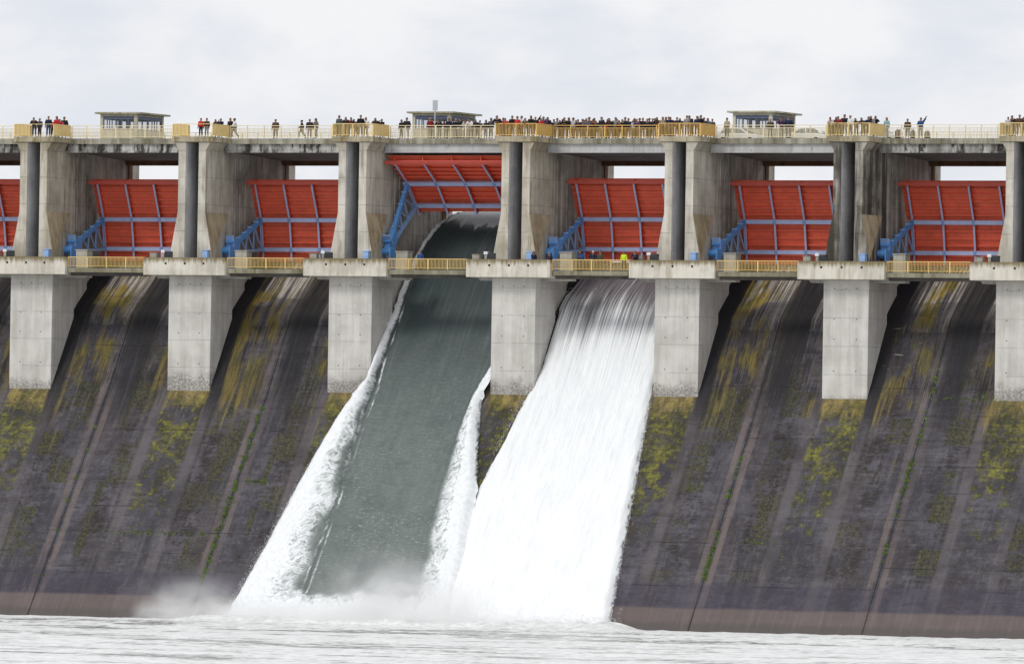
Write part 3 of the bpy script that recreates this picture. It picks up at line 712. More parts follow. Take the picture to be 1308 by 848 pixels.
# ------------------------------------------------------------------ people
PC = {'black': (.013, .013, .016), 'dark': (.028, .024, .028), 'darkgrey': (.07, .07, .075), 'navy': (.018, .024, .055), 'red': (.52, .03, .035), 'pinkred': (.55, .06, .10),
      'darkred': (.20, .018, .025), 'maroon': (.075, .014, .022), 'brown': (.095, .055, .035), 'greybrown': (.20, .15, .12), 'lightgrey': (.50, .49, .48), 'grey': (.25, .25, .25),
      'white': (.75, .76, .76), 'bluegrey': (.10, .13, .18), 'redbrown': (.22, .06, .04), 'purple': (.085, .04, .11), 'beige': (.42, .36, .27), 'olive': (.075, .07, .045),
      'teal': (.30, .46, .46), 'blue': (.025, .075, .22), 'greengrey': (.07, .085, .075), 'tan': (.30, .23, .16), 'hivis': (.62, .85, .04)}
CN = {'darkgrey': 'dark grey', 'navy': 'navy blue', 'pinkred': 'pinkish red', 'darkred': 'dark red', 'greybrown': 'greyish brown', 'lightgrey': 'light grey', 'bluegrey': 'blue-grey', 'redbrown': 'reddish brown',
      'greengrey': 'greenish grey', 'hivis': 'yellow hi-vis', 'teal': 'pale teal', 'olive': 'olive'}
def cloth(name, c):
    m = newmat(name); g = NG(m); P = g.pos(); a = g.noise(P, 9, 3, .6)
    g.out(g.mix(g.mul(a, .5), c, (c[0]*.5, c[1]*.5, c[2]*.5)), .85, g.bump(a, .3, .02), spec=.2); return m
CM = {k: cloth(k + '_cloth', v) for k, v in PC.items()}
LEG = {'jeans': cloth('jeans_cloth', (.045, .06, .11)), 'blacktr': cloth('black_trousers_cloth', (.015, .015, .018)), 'greytr': cloth('grey_trousers_cloth', (.10, .095, .095)), 'browntr': cloth('brown_trousers_cloth', (.10, .075, .05)), 'lighttr': cloth('light_trousers_cloth', (.38, .34, .28))}
HAIR = [cloth('dark_hair', (.012, .009, .008)), cloth('brown_hair', (.05, .028, .016)), cloth('grey_hair', (.28, .27, .26)), cloth('black_cap', (.014, .014, .016)), cloth('fair_hair', (.22, .14, .07))]
SKIN = cloth('skin', (.36, .20, .14)); SHOE = cloth('shoe_leather', (.02, .016, .013)); EYE = cloth('eye', (.02, .015, .012)); HELM = cloth('white_helmet', (.8, .8, .8))

def skin_mesh(pts, edges, radii, root=0, sub=1):
    me = bpy.data.meshes.new('s'); me.from_pydata(pts, edges, []); o = bpy.data.objects.new('s', me); COL.objects.link(o)
    o.modifiers.new('k', 'SKIN'); 
    for i, r in enumerate(radii):
        v = me.skin_vertices[0].data[i]; v.radius = r if isinstance(r, tuple) else (r, r); v.use_root = (i == root)
    s = o.modifiers.new('u', 'SUBSURF'); s.levels = sub; s.render_levels = sub
    dg = bpy.context.evaluated_depsgraph_get(); dg.update()
    r = bpy.data.meshes.new_from_object(o.evaluated_get(dg)); bpy.data.objects.remove(o); bpy.data.meshes.remove(me)
    for p in r.polygons: p.use_smooth = True
    r.materials.clear(); return r
def ico(bm, c, r, sc=(1, 1, 1), mi=0, sub=2):
    g_ = bmesh.ops.create_icosphere(bm, subdivisions=sub, radius=r)
    for v in g_['verts']:
        v.co = Vector((v.co.x*sc[0], v.co.y*sc[1], v.co.z*sc[2])) + Vector(c)
        for f in v.link_faces: f.material_index = mi; f.smooth = True
# pose: facing -y.  values are joint positions
def pose(kind):
    J = dict(pel=(0, 0, .95), sp=(0, 0, 1.12), ch=(0, 0, 1.34), nk=(0, -.01, 1.50), hd=(0, -.03, 1.62),
             sl=(-.185, 0, 1.42), sr=(.185, 0, 1.42), el=(-.25, .02, 1.14), er=(.25, .02, 1.14), wl=(-.25, -.08, .90), wr=(.25, -.08, .90),
             hl=(-.095, 0, .90), hr=(.095, 0, .90), kl=(-.11, -.02, .50), kr=(.11, -.02, .50), al=(-.12, .02, .09), ar=(.12, .02, .09), tl=(-.14, -.15, .045), tr=(.14, -.15, .045))
    if kind == 'l':      # leaning on the rail
        for k, dy, dz in (('sp', -.07, 0), ('ch', -.16, -.03), ('nk', -.25, -.07), ('hd', -.31, -.09)): J[k] = (0, dy, J[k][2]+dz)
        J.update(sl=(-.185, -.18, 1.36), sr=(.185, -.18, 1.36), el=(-.29, -.26, 1.12), er=(.29, -.26, 1.12), wl=(-.10, -.42, 1.16), wr=(.10, -.42, 1.16))
    if kind == 'w':
        J.update(kl=(-.10, -.22, .55), al=(-.10, -.20, .13), tl=(-.10, -.38, .12), kr=(.10, .08, .50), ar=(.10, .34, .14), tr=(.10, .22, .045),
                 el=(-.26, .16, 1.16), wl=(-.26, .12, .92), er=(.26, -.12, 1.16), wr=(.26, -.28, .98))
    if kind == 'p':      # holding a camera or phone to the face
        J.update(el=(-.30, -.14, 1.28), er=(.30, -.14, 1.28), wl=(-.09, -.26, 1.53), wr=(.09, -.26, 1.53))
    if kind == 'r':      # one arm raised and stretched
        J.update(er=(.36, -.10, 1.60), wr=(.50, -.22, 1.80), wl=(-.18, -.20, 1.05), el=(-.28, -.02, 1.16))
    if kind == 'h':
        J.update(wl=(-.12, -.22, 1.05), wr=(.12, -.24, 1.10), el=(-.30, -.02, 1.15), er=(.30, -.02, 1.15))
    return J
def hand(bm, w, e, side):
    w = Vector(w); d = (w-Vector(e)).normalized(); s = d.cross(Vector((0, 0, 1)))
    if s.length < .05: s = Vector((1, 0, 0))
    s.normalize(); n = s.cross(d).normalized()
    bar(bm, w, w+d*.09, .08, .03, up=n)
    for i, ln in enumerate((.065, .078, .072, .055)):
        b0 = w+d*.088+s*((i-1.5)*.021); k1 = b0+d*ln*.55-n*.006; cyl(bm, b0, k1, .0095, .009, 6); cyl(bm, k1, k1+d*ln*.4-n*ln*.35, .009, .007, 6)
    b0 = w+d*.03+s*side*.04; cyl(bm, b0, b0+d*.04+s*side*.03, .012, .011, 6); cyl(bm, b0+d*.04+s*side*.03, b0+d*.07+s*side*.035-n*.01, .011, .008, 6)
PM = {}
def build_pose(kind):
    J = pose(kind); names = list(J); 
    K = [J[n] for n in names]; ix = {n: i for i, n in enumerate(names)}
    E = [('pel', 'sp'), ('sp', 'ch'), ('ch', 'nk'), ('nk', 'hd'), ('ch', 'sl'), ('ch', 'sr'), ('sl', 'el'), ('el', 'wl'), ('sr', 'er'), ('er', 'wr'), ('pel', 'hl'), ('pel', 'hr'), ('hl', 'kl'), ('kl', 'al'), ('al', 'tl'), ('hr', 'kr'), ('kr', 'ar'), ('ar', 'tr')]
    R = dict(pel=(.13, .10), sp=(.12, .09), ch=(.14, .10), nk=.055, hd=.07, sl=.055, sr=.055, el=.042, er=.042, wl=.03, wr=.03, hl=.085, hr=.085, kl=.058, kr=.058, al=.04, ar=.04, tl=.035, tr=.035)
    body = skin_mesh(K, [(ix[a], ix[b]) for a, b in E], [R[n] for n in names], 0, 1)
    bm = NB(); bm.from_mesh(body)
    for f in bm.faces:
        f.material_index = 1 if f.calc_center_median().z < .13 else 0
    h = Vector(J['hd'])
    ico(bm, h+Vector((0, 0, .02)), .105, (.78, .95, 1.15)); ico(bm, h+Vector((0, -.105, -.005)), .018, (.8, 1.1, 1.4), sub=1)
    for s in (-1, 1):
        ico(bm, h+Vector((s*.034, -.092, .028)), .013, mi=2, sub=1); ico(bm, h+Vector((s*.085, .0, .01)), .024, (.4, 1, 1.4), sub=1)
    ico(bm, h+Vector((0, -.092, -.05)), .02, (1.3, .4, .35), mi=2, sub=1)
    hand(bm, J['wl'], J['el'], 1); hand(bm, J['wr'], J['er'], -1)
    bm.to_mesh(body); bm.free()
    for m_ in (SKIN, SHOE, EYE): body.materials.append(m_)
    # jacket
    n2 = ['pel', 'sp', 'ch', 'nk', 'sl', 'sr', 'el', 'er', 'wl', 'wr']; i2 = {n: i for i, n in enumerate(n2)}
    pts = [Vector(J[n]) for n in n2]; pts[0] = pts[0]+Vector((0, 0, -.08)); pts[3] = Vector(J['nk'])*.6+Vector(J['ch'])*.4
    for w_, e_ in (('wl', 'el'), ('wr', 'er')): pts[i2[w_]] = Vector(J[w_]).lerp(Vector(J[e_]), .12)
    RJ = [(.21, .155), (.20, .15), (.205, .15), .095, .10, .10, .082, .082, .062, .062]
    jac = skin_mesh([tuple(p) for p in pts], [(i2[a], i2[b]) for a, b in (('pel', 'sp'), ('sp', 'ch'), ('ch', 'nk'), ('ch', 'sl'), ('ch', 'sr'), ('sl', 'el'), ('el', 'wl'), ('sr', 'er'), ('er', 'wr'))], RJ, 0, 1)
    n3 = ['pel', 'hl', 'hr', 'kl', 'kr', 'al', 'ar']; i3 = {n: i for i, n in enumerate(n3)}
    pts = [Vector(J[n]) for n in n3]
    tr = skin_mesh([tuple(p) for p in pts], [(0, 1), (0, 2), (1, 3), (3, 5), (2, 4), (4, 6)], [(.155, .12), .105, .105, .08, .08, .068, .068], 0, 1)
    def hairm(long_):
        bm = NB(); ico(bm, h+Vector((0, .018, .05)), .112, (.84, .98, 1.02))
        for v in list(bm.verts):
            l = v.co-h
            if l.y < -.05 and l.z < .075: v.co.y = h.y-.05
        if long_: ico(bm, h+Vector((0, .06, -.07)), .10, (.95, .6, 1.3))
        r = bpy.data.meshes.new('hair'); bm.to_mesh(r); bm.free(); return r
    hs = hairm(False); hlg = hairm(True)
    for mm_, mt in ((jac, CM['dark']), (tr, LEG['jeans']), (hs, HAIR[0]), (hlg, HAIR[0])): mm_.materials.append(mt)
    PM[kind] = dict(body=body, jacket=jac, trousers=tr, hair=hs, longhair=hlg)
for k in 'slwprh': build_pose(k)
PN = [0]
def setm(o, mat):
    o.material_slots[0].link = 'OBJECT'; o.material_slots[0].material = mat
ACT = {'l': 'leaning at', 's': 'standing at', 'w': 'walking past', 'p': 'hands to face at', 'r': 'arm raised at', 'h': 'hands together at'}
def person(x, y, z, kind, col, label, group, rz=0.0, helmet=False, sc=None):
    r = random.Random(PN[0]*31+5); PN[0] += 1
    m_ = PM[kind]; o = bpy.data.objects.new('person', m_['body']); COL.objects.link(o)
    s = sc or r.uniform(.91, 1.07); fat = r.uniform(1.02, 1.2)
    o.location = (x, y, z); o.rotation_euler = (0, 0, rz); o.scale = (s*fat, s*fat, s)
    tag(o, label, 'person', group)
    j = bpy.data.objects.new('jacket', m_['jacket']); t = bpy.data.objects.new('trousers', m_['trousers']); lh = r.random() < .3
    h = bpy.data.objects.new('helmet' if helmet else 'hair', m_['hair'] if (helmet or not lh) else m_['longhair'])
    for c in (j, t, h): COL.objects.link(c); c.parent = o
    setm(j, CM[col]); setm(t, LEG[r.choice(['jeans', 'blacktr', 'blacktr', 'greytr', 'browntr', 'jeans', 'lighttr' if r.random() < .4 else 'blacktr'])])
    setm(h, HELM if helmet else r.choice([HAIR[0], HAIR[0], HAIR[1], HAIR[3], HAIR[0], HAIR[2], HAIR[4]] if r.random() < .6 else [HAIR[0], HAIR[3]]))
    return o
MAIN = [(-28.77, 'w', 'white'), (-24.83, 's', 'brown'), (-22.33, 'w', 'dark'), (-21.46, 's', 'dark'), (-20.92, 's', 'greybrown'), (-12.6, 's', 'black'), (-12.14, 's', 'dark'), (-9.95, 's', 'darkred'), (-9.01, 'l', 'black'), (-8.37, 'l', 'black'), (-7.5, 's', 'black'), (-6.99, 's', 'black'), (-6.5, 'l', 'lightgrey'), (-5.98, 'l', 'white'), (-5.38, 'l', 'black'), (-4.57, 's', 'dark'), (-4.13, 's', 'darkgrey'), (1.71, 'l', 'navy'), (2.2, 's', 'grey'), (2.57, 'l', 'maroon'), (2.98, 'l', 'black'), (3.72, 's', 'lightgrey'), (4.27, 'l', 'dark'), (4.64, 's', 'darkred'), (5.01, 'l', 'bluegrey'), (5.53, 'p', 'redbrown'), (5.97, 'l', 'black'), (6.38, 's', 'dark'), (6.89, 's', 'red'), (7.3, 'l', 'black'), (7.7, 's', 'grey'), (8.16, 'l', 'maroon'), (8.52, 'l', 'black'), (8.9, 's', 'navy'), (9.33, 's', 'lightgrey'), (9.8, 'l', 'purple'), (10.26, 's', 'black'), (10.75, 'l', 'dark'), (11.22, 's', 'navy'), (11.7, 'l', 'black'), (18.17, 's', 'beige'), (22.14, 's', 'olive'), (23.11, 'p', 'purple'), (23.86, 's', 'navy'), (32.89, 's', 'teal'), (34.75, 's', 'brown'), (35.92, 'r', 'blue')]
BACK = [(-10.1, 's', 'dark'), (-8.52, 's', 'navy'), (-5.56, 's', 'dark'), (1.47, 's', 'dark'), (2.29, 's', 'darkgrey'), (2.88, 's', 'black'), (3.55, 's', 'brown'), (4.36, 's', 'dark'), (4.81, 's', 'darkred'), (5.29, 's', 'grey'), (6.13, 's', 'black'), (6.61, 's', 'maroon'), (7.43, 's', 'dark'), (8.2, 's', 'brown'), (9.08, 's', 'dark'), (9.56, 's', 'navy'), (10.48, 's', 'darkgrey'), (10.99, 's', 'maroon')]
BAL = {0: [(-46.79, .35, 'l', 'black'), (-46.48, .8, 's', 'darkgrey'), (-45.39, .35, 's', 'navy'), (-45.19, .8, 'l', 'red'), (-44.62, .35, 's', 'red'), (-44.46, .8, 'l', 'pinkred'), (-43.96, .35, 's', 'dark')],
 1: [(-30.38, .35, 's', 'red'), (-30.03, .8, 's', 'brown'), (-28.86, .35, 'l', 'dark'), (-28.71, .8, 'p', 'navy'), (-27.64, .35, 's', 'dark')],
 2: [(-16.98, .35, 's', 'greengrey'), (-16.47, .8, 'l', 'black'), (-15.85, .35, 's', 'maroon'), (-15.57, .8, 'l', 'navy'), (-14.92, .35, 's', 'black'), (-14.64, .8, 's', 'white'), (-13.44, .35, 'l', 'black'), (-13.12, .8, 'p', 'black')],
 3: [(-1.82, .35, 'l', 'black'), (-1.53, .8, 's', 'navy'), (-1.03, .35, 'l', 'red'), (-.68, .8, 's', 'black'), (.01, .35, 's', 'red'), (.21, .8, 's', 'white'), (.85, .35, 'l', 'brown'), (1.09, .8, 's', 'black'), (1.71, .35, 'r', 'black'), (2.02, .8, 's', 'red'), (2.59, .35, 'l', 'purple'), (2.69, .8, 'p', 'dark')],
 4: [(13.64, .35, 's', 'tan'), (13.79, .9, 'l', 'grey'), (14.19, .35, 's', 'navy'), (14.35, .8, 'l', 'maroon'), (14.97, .35, 's', 'navy'), (15.2, .8, 'l', 'navy'), (15.88, .35, 's', 'grey'), (16.16, .8, 'l', 'dark'), (16.83, .35, 's', 'navy'), (17.0, .8, 'p', 'dark'), (17.51, .35, 's', 'darkgrey'), (17.69, .8, 's', 'bluegrey'), (18.36, .35, 's', 'darkgrey')],
 5: [(29.26, .35, 'l', 'lightgrey'), (29.47, .8, 'l', 'dark'), (29.98, .35, 'l', 'darkred'), (30.23, .8, 's', 'dark'), (30.94, .35, 's', 'white'), (31.33, .8, 'l', 'brown'), (32.13, .35, 'l', 'dark'), (32.4, .8, 's', 'navy'), (32.95, .35, 'l', 'grey'), (33.13, .8, 'p', 'black')],
 6: [(45.23, .35, 's', 'lightgrey'), (45.63, .8, 'l', 'dark'), (46.26, .35, 's', 'brown'), (46.48, .8, 's', 'black')]}
WALKP = [(-8.61, 's', 'blue'), (2.1, 's', 'navy'), (3.69, 'l', 'navy'), (6.63, 'l', 'blue'), (7.68, 'h', 'navy'), (8.36, 's', 'olive'), (10.58, 's', 'hivis'), (11.7, 'l', 'navy')]
def cname(c): return CN.get(c, c)
def nth(i): return (ORD + ['tenth', 'eleventh', 'twelfth', 'thirteenth', 'fourteenth', 'fifteenth', 'sixteenth', 'seventeenth', 'eighteenth', 'nineteenth', 'twentieth', 'twenty-first', 'twenty-second', 'twenty-third', 'twenty-fourth', 'twenty-fifth', 'twenty-sixth', 'twenty-seventh'])[i]
SEG = [(-40, -16, 'second deck railing'), (-15, -2, 'railing above raised gate'), (-2, 13.2, 'railing above white stream'), (13.2, 29, 'railing before parked cars'), (29, 60, 'last railing at right')]
cnt = {}
for (x, p, c) in MAIN:
    seg = [s for s in SEG if s[0] <= x < s[1]][0]; i = cnt.get(seg[2], 0); cnt[seg[2]] = i+1
    y = 3.95 if p in 'l' else 3.85 + (i % 3)*.12
    rz = 0.0 if p != 'w' else radians(-60)
    if p != 'w': rz = random.Random(i*7+3).uniform(-.6, .6)*(.4 if p == 'l' else 1)
    person(x, y, FLOOR, p, c, 'person in %s coat %s %s, %s from left' % (cname(c), ACT[p], seg[2], nth(i)), 'people along the deck railings', rz)
cnt = {}
for (x, p, c) in BACK:
    seg = [s for s in SEG if s[0] <= x < s[1]][0]; i = cnt.get(seg[2], 0); cnt[seg[2]] = i+1
    person(x, 4.9, FLOOR, p, c, 'second-row person in %s coat, %s, %s from left' % (cname(c), seg[2], nth(i)), 'people in the second row behind the deck railings')
BN = {0: 'leftmost balcony', 1: 'second balcony', 2: 'balcony left of raised gate', 3: 'balcony between streams', 4: 'balcony right of white stream', 5: 'balcony on blackened pier', 6: 'right edge balcony'}
for bk, L in BAL.items():
    for i, (x, y, p, c) in enumerate(L):
        over = x - (X[bk+1]+1.55)
        if over > 0: x = X[bk+1]+1.55; y = y + over*2.2
        if bk == 6 and over > 0: continue
        person(x, y+.05, 10.62, p, c, 'person in %s coat %s %s, %s from left' % (cname(c), ACT[p], BN[bk], nth(i)), 'people on the pier balconies', random.Random(i+bk*9).uniform(-.4, .4))
WL = ['person in blue jacket on the walkway below the raised gate', 'person in navy jacket behind the parapet between the two streams', 'person in navy jacket beside the blue motor box left of the white stream',
      'person in blue jacket leaning over the yellow railing above the white stream', 'person with a white helmet and navy jacket above the white stream', 'person in olive jacket on the walkway above the white stream',
      'person in yellow hi-vis vest on the walkway above the white stream', 'person in navy jacket right of the one in the hi-vis vest']
for (x, p, c), lb in zip(WALKP, WL):
    person(x, -.42, WALK, p, c, lb, 'people on the service walkway', 0, helmet=(p == 'h'))
# bags standing behind the last railing
def bag(x, col, label, w=.34, h=.5):
    t = thing('bag', label, 'bag', (x, 3.8, FLOOR), 'bags behind the last deck railing')
    bm = NB(); ext(bm, [(-w/2, 0), (w/2, 0), (w*.46, h*.75), (w*.28, h), (-w*.28, h), (-w*.46, h*.75)], 'y', -.11, .11); obj('pouch', bm, CM[col], t, .04)
    bm = NB(); pts = [(-.1, 0, h), (-.06, 0, h+.14), (.06, 0, h+.14), (.1, 0, h)]
    for a, b_ in zip(pts, pts[1:]): bar(bm, a, b_, .025, .025, up=(0, 1, 0))
    obj('handle', bm, CM['black'], t)
bag(33.98, 'purple', 'purple bag standing between the teal coat and the brown coat', .6, .72)
bag(35.30, 'dark', 'dark bag standing left of the person in blue', .4, .7)
bag(36.62, 'olive', 'olive bag standing right of the person in blue', .5, .6)

# ------------------------------------------------------------------ streams of water
def attr(g, name):
    a = g.n('ShaderNodeAttribute', attribute_name=name); return a.outputs['Fac']
def stream_mat(name, green):
    m = newmat(name); g = NG(m); P = g.pos(); x, y, z = g.sep(P)
    uv = g.n('ShaderNodeUVMap', uv_map='bay').outputs[0]; U, V, _ = g.sep(uv)     # U: metres across, V: metres along
    F = attr(g, 'foam'); ED = attr(g, 'edge')
    en = g.noise(g.scl(g.vec(U, V, 0.0), 2.6, .8, 1, (8, 8, 0)), 1.2, 6, .75)
    alpha = g.step(g.add(ED, g.mul(g.sub(en, .5), 1.3)), .02, .50)
    S = g.vec(U, V, 0.0)
    if green:
        wv = g.noise(g.scl(S, .55, .35, 1), 1, 3, .6)
        S2 = g.vec(g.add(U, g.mul(wv, 1.6)), g.add(V, g.mul(wv, -2.2)), 0.0)
        lace = g.noise(g.scl(S2, 1.5, 1.1, 1), 1.9, 8, .74, .35)
        def ridge(sx, sy, k, o_):
            return g.m2('MAXIMUM', g.sub(1.0, g.mul(g.m2('ABSOLUTE', g.sub(g.noise(g.scl(S2, sx, sy, 1, (o_, 2, 0)), 1.5, 4, .6, .5), .5)), k)), 0.0)
        rdg = g.m2('MAXIMUM', ridge(.55, .95, 8.0, 4), g.mul(ridge(1.0, 1.7, 7.0, 11), .8))
        fil = g.noise(g.scl(S, 2.4, .25, 1), 2, 5, .7, .2)
        m1 = g.add(F, g.add(g.mul(g.sub(lace, .5), 1.1), g.mul(g.sub(fil, .5), .5)))
        foam = g.m2('MINIMUM', g.add(g.step(m1, .50, .90), g.mul(g.mul(g.step(rdg, .25, .9), g.step(F, .10, .36)), .85)), 1.0)
        foam = g.mul(foam, g.step(F, .015, .12))
        foamc = foam
        bod = g.noise(g.scl(S, .5, .05, 1), 1, 5, .6); b2 = g.noise(g.scl(S, 3.2, .10, 1), 1, 4, .7)
        col = g.mix(g.step(z, -20, -2), (.125, .150, .138), (.046, .062, .064))
        col = g.mix(g.mul(g.step(b2, .48, .72), .35), col, (.17, .20, .19))
        col = g.mix(g.mul(g.step(bod, .45, .65), .30), col, (.070, .088, .086))
        rp = g.noise(g.scl(S, 1.1, 3.0, 1), 1.6, 6, .72); wv2 = g.noise(g.scl(S, .28, .55, 1, (3, 1, 0)), 1, 5, .65, .5)
        col = g.mix(g.mul(g.step(rp, .44, .62), g.mul(g.step(z, -3, -16), .42)), col, (.185, .215, .205))
        col = g.mix(g.mul(g.step(wv2, .46, .66), .38), col, (.065, .082, .080))
        # small horizontal glints lower down
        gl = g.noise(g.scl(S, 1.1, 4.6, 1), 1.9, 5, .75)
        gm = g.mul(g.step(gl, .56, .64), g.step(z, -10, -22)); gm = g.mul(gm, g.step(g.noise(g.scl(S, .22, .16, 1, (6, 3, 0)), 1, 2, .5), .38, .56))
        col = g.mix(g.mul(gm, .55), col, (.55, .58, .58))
        col = g.mix(g.mul(g.step(F, .10, .55), .75), col, (.40, .43, .42))
        col = g.mix(foam, col, g.mix(g.step(lace, .25, .7), (.66, .70, .72), (.90, .91, .92)))
        h = g.add(g.mul(foam, g.add(g.mul(lace, .15), .08)), g.add(g.mul(rp, .30), g.mul(b2, .12)))
        g.out(col, g.add(.30, g.mul(foam, .6)), g.bump(h, .55, .12), spec=.28, alpha=alpha)
    else:
        s1 = g.noise(g.scl(S, 5.2, .05, 1), 1.3, 6, .7, 0); s2 = g.noise(g.scl(S, 14.0, .12, 1), 1, 5, .7)
        gr = g.noise(g.scl(S, 4.6, .30, 1), 1.3, 7, .72)
        # dark threads near the crest fade out downhill
        thr = g.add(g.add(g.mul(g.sub(s1, .5), 1.9), g.mul(g.sub(s2, .5), 1.5)), F)
        foam = g.step(thr, .05, .75)
        low = g.noise(g.scl(S, .5, .22, 1, (3, 3, 0)), 1, 4, .6)
        w1 = g.mix(g.step(gr, .34, .62), (.79, .81, .82), (.88, .89, .89))
        w1 = g.mix(g.mul(g.step(s1, .60, .36), g.mul(g.step(z, -26, -8), .45)), w1, (.55, .60, .62))
        w1 = g.mix(g.mul(g.step(low, .58, .36), .20), w1, (.66, .70, .73))
        dk = g.mix(g.step(s2, .35, .65), (.085, .078, .085), (.24, .225, .235))
        col = g.mix(foam, dk, w1)
        h = g.add(g.mul(s1, .8), g.mul(gr, .75))
        g.out(col, g.add(.35, g.mul(foam, .5)), g.bump(h, .24, .08), spec=.3, alpha=alpha)
    return m
M['green'] = stream_mat('smooth_green_water', True); M['white'] = stream_mat('white_foaming_water', False)

def smooth01(k): k = max(0, min(1, k)); return k*k*(3-2*k)
def nz(v): return noise.noise(Vector(v))
# surface of the deep stream through the open gate: (y, z)
TOPG = [(-18, -34.7), (-14.9, -30.6), (-8, -21.45), (0, -10.80), (2.3, -7.5), (4.4, -4.45), (6.3, -2.15), (8, -.25), (9.6, 1.35), (11, 2.55), (12.6, 3.55), (14.2, 4.15), (16.5, 4.62), (19, 4.85), (24, 5.0), (30, 5.0)]
GL = [(-31.6, -19.9), (-30.6, -19.65), (-19.1, -16.85), (-14, -15.35), (-12, -14.45), (-11.1, -13.6), (-10.8, -13.36), (-1.0, -13.36), (1, -13.2), (2.7, -13.0), (4.2, -12.6), (5, -12.2)]
GW = [(-31.6, -12.95), (-21, -12.95), (-15.6, -13.05), (-9, -12.75), (-1.7, -12.65), (1.5, -12.7), (5, -12.0)]
GR = [(-31.6, 1.6), (-29.5, 1.5), (-24.9, .9), (-19.5, -.1), (-15, -1.55), (-12, -2.40), (-10.8, -2.12), (-9.6, -1.99), (5, -1.99)]
GF = [(-31.6, -2.3), (-27.6, -2.75), (-21, -3.45), (-15.5, -3.65), (-12, -3.4), (-9.2, -2.6), (-8.4, -1.95), (5, -1.7)]
def gcol(i, n): return i/n
NXG = 190
ygr = []
yy = -15.6
while yy < 24: ygr.append(yy); yy += .13 if yy < 6 else .22
ygr.append(24)
def G_z(y): 
    k = 9; return sum(interp(TOPG, y+(i-4)*.38) for i in range(k))/k
slopeL = 1.6
def g_co(a, y):
    z = G_z(y); xl, xr = interp(GL, z), interp(GR, z); x = xl + (xr-xl)*a
    gw, gf = interp(GW, z), interp(GF, z)
    ny, nzv = -.79, .61
    dsp = 0.0
    if z < 0:
        e = min(x-xl, 1.2)/1.2; r = min(xr-x, 1.0)/1.0
        fanL = smooth01((-z-3.5)/6); fanR = smooth01((-z-9)/6)
        # the spray walls stand proud of the sheet at both sides
        if x < gw: 
            k = (gw-x)/max(.2, gw-xl); dsp += (1.05 if z > -16 else max(.55, 1.05-(-16-z)*.06))*fanL*sin(pi*min(1, .08+k*.62))
            dsp += .10*abs(nz((x*1.1, y*.6, z*.5))) + .04*nz((x*3, y*1.5, z*1.5))
        if x > gf and z < -8.5:
            k = (x-gf)/max(.2, xr-gf); dsp += .6*fanR*sin(pi*min(1, k*.85)) + .10*abs(nz((x*1.2, y*.6, z*.5)))+.04*nz((x*3, y*1.5, z*1.5))
        if z < -2:
            dsp -= .55*(1-smooth01(e))**2*smooth01((-z-10.6)/2)
            if z < -11.5: dsp -= .5*(1-smooth01(r))**2
        if gw < x < gf: dsp += .05*nz((x*.9, y*.3, z*.3))
    else:
        if x < gw: dsp += .35*abs(nz((x*1.5, y*1.5, z*1.5)))
    # ragged edges
    if a == 0: x += .16*nz((7, y*1.9, z*1.9)) * (1 if z < -1 else 0)
    if a == 1 and z < -12: x += .12*nz((9, y*1.9, z*1.9))
    return (x, y + ny*dsp, z + nzv*dsp)
def g_uv(a, y, v):
    return (v[0], -y*1.65 if y < 6 else -9.9-(y-6)*1.3)
def g_at(a, y, v):
    z = G_z(y); xl, xr = interp(GL, z), interp(GR, z); x = xl+(xr-xl)*a; gw, gf = interp(GW, z), interp(GF, z)
    F = 0.0
    if x < gw:
        k = (gw-x)/max(.2, gw-xl)             # 1 at outer edge
        k2 = k + .22*nz((y*.35, z*.35, 1))
        F = max(F, (.12+.50*smooth01(k2/.42)) if k2 < .42 else .62+.75*smooth01((k2-.42)/.22))
        if z > -14: F = max(F, smooth01(k2*1.8)*1.1)
        if z > -3.5: F = smooth01(k*1.5)*.85
        if z > 2.5: F *= .9
    if z > 2.6: F = max(F, .95*smooth01((z-3.55+.9*nz((x*1.4, y*.12, 4)) + .35*nz((x*4.5, y*.2, 4)))/.5))  # crest foam streaks, also painted in for the bright sky sheen
    if x > gf and z < -8.6:
        k = (x-gf)/max(.2, xr-gf); k2 = k + .15*nz((y*.4, z*.4, 7)); F = max(F, (.12+.46*smooth01(k2/.5)) if (k2 < .5 and z < -13) else .6+.8*smooth01((k2-.5)/.2) if z < -13 else smooth01(k2*2))
    # thin foam seams in the smooth sheet
    for sx, z0, wd in ((-12.55, 0, .12), (-12.95, -3, .10), (-4.75, -6.0, .10)):
        sx2 = sx + .14*nz((3*sx, y*.35, z*.3)) + .07*nz((3*sx, y*1.6, z*1.3)) - max(0, (-z-22))*.03*(1 if sx < -10 else 0)
        if z < z0: F = max(F, (.34 if sx < -10 else .17)*math.exp(-((x-sx2)/(wd*.85))**2)*max(0, .75+.8*nz((sx, y*1.1, z*.9))))
    if z < -28.3: F = max(F, smooth01((-28.3-z+.7*nz((x*.7, 0, 3)))/2.2))
    ed = 2.0
    if z < -11: ed = min(ed, (x-xl)/.75*1.0 + max(0, (z+14)/2))
    if z < -12 and z > -21: ed = min(ed, (xr-x)/.6 + max(0, -z-19))
    return {'foam': F, 'edge': ed}
og = grid_mesh('stream_water', [i/NXG for i in range(NXG+1)], ygr, g_co, M['green'], uvfn=g_uv, attrs=g_at); og['kind'] = 'structure'
